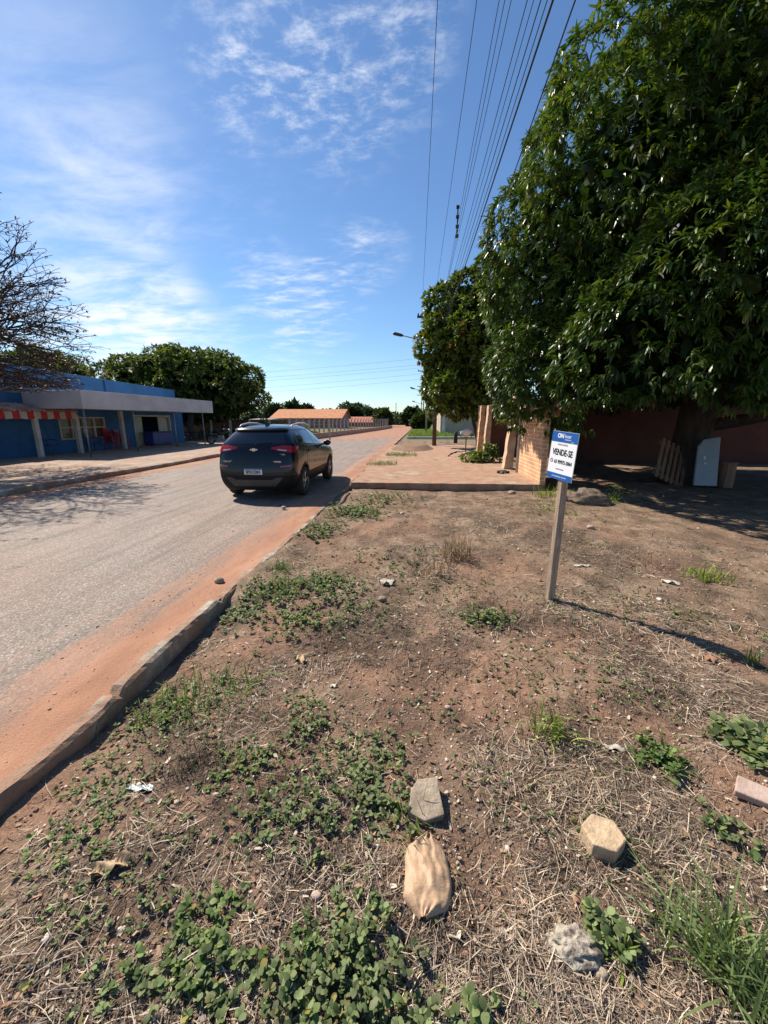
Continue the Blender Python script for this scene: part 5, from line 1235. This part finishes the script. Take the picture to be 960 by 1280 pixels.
bag = Bag(); bag.add(*pebbles(24000, .8, 7, .0027, PG, verge)); bag.add(*pebbles(6000, .12, 5, .003, PG, lambda x, y: verge(x, y) & (outer(x, y) > 0), amax=PI)); bag.add(*pebbles(900, .8, 10, .0055, PG, verge))
bag.add(*pebbles(6000, 1.0, 9, .0028, [(.42, .24, .15), (.34, .18, .11), (.48, .36, .28)], lambda x, y: (x < KX - .1) & (x > -2.9) & (y > .5)))
tag(bag.build('gravel', M['stone']), 'loose pebbles and clods scattered on the soil', 'gravel', kind='stuff')

# ------------------------------------------------------------------ the car
car = empty('parked_car', (-3.40, 7.93, 0.0), label='black compact SUV with a silver roof rail parked by the right kerb', cat='car')
M['paint'] = plain('black_paint', (.004, .006, .012), (.003, .005, .010), 3, .24, coat=.4, spec=.28)
bp = M['paint'].node_tree.nodes['Principled BSDF']; bp.inputs['Coat Roughness'].default_value = .03
M['cladding'] = plain('cladding', (.010, .010, .0105), (.007, .007, .0075), 30, .6, spec=.25)
M['rubber'] = plain('rubber', (.018, .017, .016), (.03, .024, .02), 20, .85)
M['alloy'] = plain('alloy', (.45, .45, .46), None, 10, .3, metal=.9)
M['chrome'] = plain('chrome', (.75, .75, .76), None, 10, .15, metal=1)
M['silver'] = plain('silver_trim', (.70, .71, .72), (.62, .63, .65), 6, .35, metal=.15)
M['skid'] = plain('skid', (.05, .048, .046), None, 8, .5)
M['red_lens'] = glass_mat('red_lens', (.33, .008, .012), .12); M['clear_lens'] = glass_mat('clear_lens', (.55, .5, .5), .12)
rowZ = [[.22] * 10, [.38] * 10, [.66] * 10, [1.0, 1.0, .99, .97, .95, .93, .91, .88, .84, .76], [1.22, 1.20, 1.17, 1.13, 1.09, 1.06, 1.03, 1.00, .96, .87], [1.50, 1.56, 1.585, 1.59, 1.575, 1.525, 1.30, 1.075, 1.02, .91]]
rowW = [[.74] * 9 + [.68], [.85] * 9 + [.76], [.885, .895, .90, .895, .89, .89, .895, .90, .89, .78], [.865, .885, .90, .895, .89, .89, .89, .89, .875, .77], [.80, .845, .865, .87, .87, .87, .865, .85, .83, .72], [.56, .59, .61, .62, .62, .61, .66, .72, .72, .64]]
rowY = [[.10, .40, .80, 1.3, 1.8, 2.3, 2.8, 3.3, 3.8, 4.14], [.01, .38, .80, 1.3, 1.8, 2.3, 2.8, 3.3, 3.85, 4.22], [.0, .38, .8, 1.3, 1.8, 2.3, 2.8, 3.3, 3.85, 4.25], [.07, .4, .8, 1.3, 1.8, 2.3, 2.8, 3.3, 3.8, 4.2], [.15, .42, .85, 1.3, 1.8, 2.3, 2.8, 3.2, 3.7, 4.12], [.44, .62, 1.0, 1.4, 1.85, 2.22, 2.65, 3.08, 3.6, 4.02]]
NK, NJ = 6, 10; tc = [-1, -.5, 0, .5, 1]; vid = {}; CV = []; CF = []
def cv(k, j, t):
    key = (k, j, t)
    if key in vid: return vid[key]
    w, y, z = rowW[k][j] * t, rowY[k][j], rowZ[k][j]; q = 1 - t * t
    if j == 0: y -= .075 * q
    if j == NJ - 1: y += .10 * q
    if k == 5: z += (.035 if j < 6 else .03) * q; y += (-.06 if j in (5, 6, 7) else 0) * -q if j in (5, 6, 7) else 0
    vid[key] = len(CV); CV.append((w, y, z)); return vid[key]
for s in (-1, 1):
    for k in range(NK - 1):
        for j in range(NJ - 1):
            f = (cv(k, j, s), cv(k, j + 1, s), cv(k + 1, j + 1, s), cv(k + 1, j, s)); CF.append(f if s > 0 else f[::-1])
for k in range(NK - 1):
    for i in range(4):
        CF.append((cv(k, 0, tc[i]), cv(k, 0, tc[i + 1]), cv(k + 1, 0, tc[i + 1]), cv(k + 1, 0, tc[i])))
        CF.append((cv(k, NJ - 1, tc[i + 1]), cv(k, NJ - 1, tc[i]), cv(k + 1, NJ - 1, tc[i]), cv(k + 1, NJ - 1, tc[i + 1])))
for j in range(NJ - 1):
    for i in range(4):
        CF.append((cv(5, j, tc[i]), cv(5, j, tc[i + 1]), cv(5, j + 1, tc[i + 1]), cv(5, j + 1, tc[i])))
        CF.append((cv(0, j, tc[i + 1]), cv(0, j, tc[i]), cv(0, j + 1, tc[i]), cv(0, j + 1, tc[i + 1])))
me = bpy.data.meshes.new('cage'); me.from_pydata(CV, [], CF)
bm = bmesh.new(); bm.from_mesh(me); cl = bm.edges.layers.float.get('crease_edge') or bm.edges.layers.float.new('crease_edge')
inv = {v: k for k, v in vid.items()}
for e in bm.edges:
    a, b = inv[e.verts[0].index], inv[e.verts[1].index]
    if a[0] == b[0] == 4 and abs(a[2]) == 1 and a[2] == b[2]: e[cl] = .45
    if a[0] == b[0] == 5 and a[1] == b[1] == 0: e[cl] = .6
    if a[0] == b[0] == 3 and a[1] == b[1] == 0: e[cl] = .35
    if a[0] == b[0] == 0: e[cl] = .5
bmesh.ops.recalc_face_normals(bm, faces=bm.faces); bm.to_mesh(me); bm.free()
tmp = bpy.data.objects.new('cage', me); C.objects.link(tmp); md = tmp.modifiers.new('s', 'SUBSURF'); md.levels = 3; md.render_levels = 3
WY = [.80, 3.36]; WR = .335; WXc = .79
cut = MB()
for s in (-1, 1):
    for wy in WY: cut.lathe([(0, s * .55), (.385, s * .55), (.385, s * 1.1), (0, s * 1.1)], 40, 'x', (0, wy, WR))
cme = bpy.data.meshes.new('cut'); cme.from_pydata(cut.v, [], cut.f); bm = bmesh.new(); bm.from_mesh(cme); bmesh.ops.remove_doubles(bm, verts=bm.verts, dist=1e-5); bmesh.ops.recalc_face_normals(bm, faces=bm.faces); bm.to_mesh(cme); bm.free()
cob = bpy.data.objects.new('cut', cme); C.objects.link(cob)
bpy.context.view_layer.update(); sm = bpy.data.meshes.new_from_object(tmp.evaluated_get(bpy.context.evaluated_depsgraph_get()))
bvh = BVHTree.FromPolygons([v.co.copy() for v in sm.vertices], [tuple(p.vertices) for p in sm.polygons])
md = tmp.modifiers.new('b', 'BOOLEAN'); md.object = cob; md.operation = 'DIFFERENCE'; md.solver = 'EXACT'
bpy.context.view_layer.update(); bme = bpy.data.meshes.new_from_object(tmp.evaluated_get(bpy.context.evaluated_depsgraph_get()))
bpy.data.objects.remove(tmp); bpy.data.objects.remove(cob)
bme.name = 'body'; bme.materials.clear(); bme.materials.append(M['paint']); bme.materials.append(M['cladding'])
for p in bme.polygons:
    p.use_smooth = True; c = p.center; mi = 0
    if c.z < .47 and (c.y > .25): mi = 1
    if c.z < .56 and c.y <= .25: mi = 1
    for wy in WY:
        if math.hypot(c.y - wy, c.z - WR) < .44 and abs(c.x) > .5: mi = 1
    p.material_index = mi
bme.update(); body = link('body', bme, car)
def proj_patch(poly, axis, sign_, off, mat, name, parent, n=22, thick=.012):
    """panel cut to an outline and laid on the body: axis 'y' (front or rear) or 'x' (sides)"""
    us = [p[0] for p in poly]; vs_ = [p[1] for p in poly]; u0, u1, v0, v1 = min(us), max(us), min(vs_), max(vs_)
    bm = bmesh.new(); vv = [bm.verts.new((p[0], p[1], 0)) for p in poly]; bm.faces.new(vv)
    for i in range(1, n):
        u = u0 + (u1 - u0) * i / n; bmesh.ops.bisect_plane(bm, geom=bm.verts[:] + bm.edges[:] + bm.faces[:], plane_co=(u, 0, 0), plane_no=(1, 0, 0))
    for i in range(1, n // 2):
        v = v0 + (v1 - v0) * i / (n // 2); bmesh.ops.bisect_plane(bm, geom=bm.verts[:] + bm.edges[:] + bm.faces[:], plane_co=(0, v, 0), plane_no=(0, 1, 0))
    bm.verts.ensure_lookup_table(); front = []; back = []
    for v in bm.verts:
        u, w = v.co.x, v.co.y
        if axis == 'y': o_, d = Vector((u, sign_ * 10 + 2, w)), Vector((0, -sign_, 0))
        else: o_, d = Vector((sign_ * 5, u, w)), Vector((-sign_, 0, 0))
        h = bvh.ray_cast(o_, d)
        if h[0] is None: h = bvh.find_nearest(Vector((u, 0 if sign_ < 0 else 4.2, w)) if axis == 'y' else Vector((sign_ * .8, u, w)))
        nn_ = h[1] if h[1].dot(d) < 0 else -h[1]; front.append(h[0] + nn_ * off); back.append(h[0] + nn_ * (off - thick))
    fs = [tuple(v.index for v in f.verts) for f in bm.faces]; be = [tuple(v.index for v in e.verts) for e in bm.edges if e.is_boundary]; bm.free(); n0 = len(front)
    mb = MB(); mb.add(front + back, fs + [tuple(i + n0 for i in reversed(f)) for f in fs] + [(a, b, b + n0, a + n0) for a, b in be])
    return mb.build(name, mat, parent, smooth=False, world=False)
def smooth_flat(o):
    o.data.polygons.foreach_set('use_smooth', [True] * len(o.data.polygons)); md = o.modifiers.new('e', 'EDGE_SPLIT'); md.split_angle = .6; return o
def PP(*a, **k): return smooth_flat(proj_patch(*a, **k))
PP([(-.67, 1.215), (.67, 1.215), (.61, 1.34), (.53, 1.465), (-.53, 1.465), (-.61, 1.34)], 'y', -1, .004, M['dark_glass'], 'rear_window', car)
PP([(-.70, 1.14), (.70, 1.14), (.58, 1.48), (-.58, 1.48)], 'y', 1, .004, M['dark_glass'], 'windscreen', car)
for s in (-1, 1):
    PP([(.62, 1.235), (.98, 1.20), (.98, 1.47), (.80, 1.465)], 'x', s, .004, M['dark_glass'], 'quarter_window', car)
    PP([(1.02, 1.195), (1.72, 1.14), (1.72, 1.49), (1.02, 1.47)], 'x', s, .004, M['dark_glass'], 'side_window', car)
    PP([(1.77, 1.135), (2.70, 1.085), (2.62, 1.13), (2.22, 1.43), (2.05, 1.49), (1.77, 1.495)], 'x', s, .004, M['dark_glass'], 'side_window', car)
    PP([(.64, 1.205), (1.0, 1.175), (2.75, 1.06), (2.75, 1.074), (1.0, 1.19), (.64, 1.222)], 'x', s, .006, M['black'], 'window_trim', car)
    PP([(1.0, .47), (3.0, .47), (3.0, .52), (1.0, .52)], 'x', s, .012, M['cladding'], 'door_moulding', car)
    PP([(1.735, .5), (1.75, .5), (1.75, 1.09), (1.735, 1.09)], 'x', s, .002, M['black'], 'door_seam', car, n=6)
    PP([(2.72, .5), (2.735, .5), (2.80, 1.05), (2.785, 1.05)], 'x', s, .002, M['black'], 'door_seam', car, n=6)
    PP([(.98, .72), (.995, .68), (1.04, 1.1), (1.025, 1.1)], 'x', s, .002, M['black'], 'door_seam', car, n=6)
    for yy in (1.15, 2.0): PP([(yy, 1.0), (yy + .22, .99), (yy + .22, 1.03), (yy, 1.04)], 'x', s, .022, M['paint'], 'door_handle', car, n=6)
    # tail light wrapping round the corner
    tl = PP([(s * .38, 1.115), (s * .60, 1.06), (s * .85, 1.035), (s * .85, 1.165), (s * .62, 1.185), (s * .38, 1.145)], 'y', -1, .014, M['red_lens'], 'tail_light', car)
    sdp = proj_patch([(.10, 1.045), (.30, 1.075), (.42, 1.14), (.24, 1.165), (.12, 1.155)], 'x', s, .014, M['red_lens'], 'lens', tl); smooth_flat(sdp)
    smooth_flat(proj_patch([(s * .52, 1.09), (s * .70, 1.065), (s * .70, 1.09), (s * .52, 1.108)], 'y', -1, .020, M['clear_lens'], 'reverse_lens', tl))
    PP([(s * .58, .735), (s * .80, .75), (s * .80, .782), (s * .58, .765)], 'y', -1, .01, M['red_lens'], 'reflector', car)
    mb = MB(); mb.tube([(s * .60, .72, 1.555), (s * .605, .85, 1.605), (s * .625, 1.3, 1.645), (s * .625, 1.8, 1.635), (s * .61, 2.15, 1.585), (s * .605, 2.22, 1.545)], [.012, .02, .022, .022, .02, .012], 8); mb.build('roof_rail', M['silver'], car, smooth=True, world=False)
    mb = MB(); mb.tube([(s * .85, 2.55, 1.075), (s * .93, 2.56, 1.09)], .025, 8); mb.build('mirror', M['paint'], car, world=False)
    lumpy('mirror_shell', (s * 1.0, 2.58, 1.12), (.105, .075, .075), M['paint'], 3, None, .02)
    o = bpy.data.objects['mirror_shell']; mirs = [c for c in children(car) if c.name.startswith('mirror')]; o.parent = mirs[-1]; o.name = 'shell'
def y_at(x, z):
    h = bvh.ray_cast(Vector((x, -8, z)), Vector((0, 1, 0))); return h[0].y
PP([(-.46, .33), (.46, .33), (.64, .52), (.50, .52), (.40, .47), (-.40, .47), (-.50, .52), (-.64, .52)], 'y', -1, .02, M['skid'], 'skid_plate', car)
PP([(-.60, 1.475), (.60, 1.475), (.58, 1.505), (-.58, 1.505)], 'y', -1, .05, M['paint'], 'spoiler', car, thick=.06)
PP([(-.78, .80), (.78, .80), (.78, .812), (-.78, .812)], 'y', -1, .004, M['black'], 'hatch_seam', car)
pyl = y_at(0, .63) - .012; pl_ = MB(); pl_.box((-.0, pyl, .645), (.40, .012, .13)); pt = pl_.build('number_plate', M['white_paint'], car, world=False, bevel=.004)
mb = MB(); mb.box((0, pyl - .0075, .698), (.396, .002, .022)); mb.build('plate_band', M['sign_blue'], pt, world=False)
def cartext(body_, size, x, z, mat, name, parent, y=None, bold=0, sx=1):
    mb = text_mb(body_, size, .0015, bold, sx=sx); yy = (y if y is not None else y_at(x, z) - .006); mb.v = [Vector((x + v.x, yy - v.z, z + v.y)) for v in mb.v]; return mb.build(name, mat, parent, world=False)
cartext('SPX1D01', .098, 0, .632, M['ink'], 'plate_characters', pt, pyl - .009, .003, .86)
em = MB(); ye = y_at(0, 1.10) - .012
em.prism([(-.085, -.012), (-.032, -.012), (-.032, -.03), (.032, -.03), (.032, -.012), (.078, -.012), (.09, .015), (.036, .015), (.036, .032), (-.028, .032), (-.028, .015), (-.075, .015)], ye - .006, ye + .006, 'y'); em.v = [Vector((v.x, v.y, v.z + 1.10)) for v in em.v]; em.build('emblem', M['chrome'], car, world=False)
cartext('TRACKER', .052, -.57, .85, M['chrome'], 'badge', car, None, .001); cartext('PREMIER', .045, .52, .85, M['chrome'], 'badge', car, None, .001); cartext('TURBO', .038, .63, 1.0, M['chrome'], 'badge', car)
mb = MB(); mb.prism([(.80, 1.60), (1.02, 1.605), (1.0, 1.64), (.86, 1.70), (.82, 1.70)], -.022, .022, 'x'); mb.build('antenna_fin', M['black'], car, world=False, bevel=.006)
mb = MB(); mb.tube([(0, .86, 1.66), (.0, .74, 1.86)], .004, 5); mb.build('antenna', M['black'], car, world=False)
yw_ = y_at(0, 1.24) - .02; mb = MB(); mb.tube([(0, yw_ + .01, 1.20), (.05, yw_, 1.22), (.38, yw_ + .03, 1.25)], .01, 5); mb.build('wiper', M['black'], car, world=False)
for s in (-1, 1):
    for wy in WY:
        mb = MB(); ww = .105
        mb.lathe([(.20, -ww * .9), (.29, -ww), (.325, -ww * .85), (.335, -ww * .5), (.335, ww * .5), (.325, ww * .85), (.29, ww), (.20, ww * .9)], 40, 'x', (s * WXc, wy, WR), closed=True)
        w_ = mb.build('wheel', M['rubber'], car, smooth=True, world=False); f = s * WXc + s * ww
        rm = MB(); rm.lathe([(.225, -s * .02 - s * .12), (.232, -s * .01), (.218, -s * .004), (.205, -s * .03), (.2, -s * .13)], 36, 'x', (f, wy, WR))
        for a in range(5):
            an = a * 2 * PI / 5 + .3
            for da in (-.13, .13):
                rm.tube([(f - s * .03, wy + .05 * math.cos(an), WR + .05 * math.sin(an)), (f - s * .02, wy + .21 * math.cos(an + da), WR + .21 * math.sin(an + da))], [.018, .014], 6)
        rm.lathe([(0, -s * .01), (.05, -s * .012), (.058, -s * .03), (.06, -s * .05)], 18, 'x', (f, wy, WR)); rm.build('rim', M['alloy'], w_, smooth=False, world=False)
        bk = MB(); bk.lathe([(0, -s * .1), (.21, -s * .1), (.21, -s * .11), (0, -s * .11)], 24, 'x', (f, wy, WR)); bk.build('brake_disc', M['dark_metal'], w_, world=False)
car.scale = (.95, .97, .955)
# exhaust and axle under the tail
mb = MB(); mb.tube([(-.7, .8, .3), (.7, .8, .3)], .05, 8); mb.build('axle', M['black'], car, world=False)

# ------------------------------------------------------------------ sky, sun, camera
S_AZ = Vector((-.815, .58, 0)).normalized(); EL = math.radians(47)
sun_dir = Vector((S_AZ.x * math.cos(EL), S_AZ.y * math.cos(EL), math.sin(EL)))
sl = bpy.data.lights.new('sun', 'SUN'); sl.energy = 5.0; sl.angle = math.radians(.55); sl.color = (1, .91, .78)
so = bpy.data.objects.new('sun', sl); C.objects.link(so); so.rotation_euler = sun_dir.to_track_quat('Z', 'Y').to_euler()
w = bpy.data.worlds.new('World'); bpy.context.scene.world = w; w.use_nodes = True; nt = w.node_tree; nt.nodes.clear()
out = N(nt, 'ShaderNodeOutputWorld'); bg = N(nt, 'ShaderNodeBackground'); nt.links.new(bg.outputs[0], out.inputs[0])
sky = N(nt, 'ShaderNodeTexSky', sky_type='NISHITA', sun_disc=False, sun_elevation=EL, sun_rotation=math.atan2(S_AZ.x, S_AZ.y), altitude=200, air_density=1.0, dust_density=.25, ozone_density=2.0)
SKY = .078; bg.inputs['Strength'].default_value = SKY
tcn = N(nt, 'ShaderNodeTexCoord'); dirv = tcn.outputs['Generated']
sep = N(nt, 'ShaderNodeSeparateXYZ'); nt.links.new(dirv, sep.inputs[0])
zz = mth(nt, 'ADD', mth(nt, 'MAXIMUM', sep.outputs[2], 0), .12)
cbn = N(nt, 'ShaderNodeCombineXYZ'); nt.links.new(mth(nt, 'DIVIDE', sep.outputs[0], zz), cbn.inputs[0]); nt.links.new(mth(nt, 'DIVIDE', sep.outputs[1], zz), cbn.inputs[1])
def rotmap(v, rot, sc):
    n = N(nt, 'ShaderNodeMapping'); n.inputs['Rotation'].default_value = (0, 0, rot); n.inputs['Scale'].default_value = sc; nt.links.new(v, n.inputs[0]); return n.outputs[0]
pv = cbn.outputs[0]
veil = noise(nt, rotmap(pv, 1.0, (1.2, 2.4, 1)), 2.0, 7, .62, .35)
wisp = noise(nt, rotmap(pv, .95, (2.2, 4.2, 1)), 1.7, 9, .66, .25)
flock = noise(nt, rotmap(pv, .2, (6, 9, 1)), 1.9, 8, .68, .2)
def blob(px, py, deg, soft=1.0):
    d = Vector(ray(px, py)).normalized(); n = N(nt, 'ShaderNodeVectorMath', operation='DOT_PRODUCT'); nt.links.new(dirv, n.inputs[0]); n.inputs[1].default_value = d
    nn2 = N(nt, 'ShaderNodeVectorMath', operation='LENGTH'); nt.links.new(dirv, nn2.inputs[0])
    m = N(nt, 'ShaderNodeMapRange', interpolation_type='SMOOTHSTEP'); nt.links.new(mth(nt, 'DIVIDE', n.outputs['Value'], nn2.outputs['Value']), m.inputs[0]); m.inputs[1].default_value = math.cos(math.radians(deg)); m.inputs[2].default_value = math.cos(math.radians(deg * .1)); return m.outputs[0]
total = None
def addc(f):
    global total
    total = f if total is None else mth(nt, 'ADD', total, f)
def rmp(f, a, b, k):
    m = N(nt, 'ShaderNodeMapRange', interpolation_type='SMOOTHSTEP'); nt.links.new(f, m.inputs[0]); m.inputs[1].default_value = a; m.inputs[2].default_value = b; m.inputs[4].default_value = k; return m.outputs[0]
V1 = rmp(veil, .28, .80, 1); V2 = rmp(wisp, .42, .80, 1); V3 = rmp(flock, .42, .85, 1)
for px, py, deg, k in [(100, 170, 12, .36), (130, 280, 10, .34), (185, 390, 8, .65), (120, 440, 10, .5), (230, 430, 8, .5), (60, 430, 11, .36)]:
    addc(mth(nt, 'MULTIPLY', blob(px, py, deg), mth(nt, 'MULTIPLY', V1, k)))
for px, py, deg, k in [(430, 335, 6, .55), (395, 380, 7, .55), (330, 345, 5, .42), (470, 310, 5, .36), (340, 420, 9, .4), (270, 240, 9, .15)]:
    addc(mth(nt, 'MULTIPLY', blob(px, py, deg), mth(nt, 'MULTIPLY', V2, k)))
for px, py, deg, k in [(350, 60, 8, .42), (300, 130, 6, .36), (460, 60, 10, .42), (420, 150, 7, .34), (290, 30, 7, .25), (500, 20, 7, .28)]:
    addc(mth(nt, 'MULTIPLY', blob(px, py, deg), mth(nt, 'MULTIPLY', V3, k)))
fac = mth(nt, 'MINIMUM', total, .92)
hs = N(nt, 'ShaderNodeHueSaturation'); hs.inputs['Saturation'].default_value = 1.06; nt.links.new(mixc(nt, 1, sky.outputs[0], (.92, 1.04, 1.16), 'MULTIPLY'), hs.inputs['Color'])
cl_ = .70 / SKY
skyc = mixc(nt, fac, hs.outputs[0], (cl_ * .93, cl_ * .97, cl_ * 1.04))
nt.links.new(skyc, bg.inputs['Color'])
cam = bpy.data.cameras.new('camera'); co = bpy.data.objects.new('camera', cam); C.objects.link(co)
cam.sensor_fit = 'AUTO'; cam.sensor_width = 36; cam.lens = 36 * F / 1280; cam.clip_start = .05; cam.clip_end = 3000
co.location = (0, 0, H); co.rotation_euler = (PI / 2 - TH, 0, PH)
sc = bpy.context.scene; sc.camera = co
sc.view_settings.view_transform = 'Standard'; sc.view_settings.look = 'None'; sc.view_settings.exposure = .68; sc.view_settings.gamma = 1
sc.render.resolution_x, sc.render.resolution_y = 768, 1024
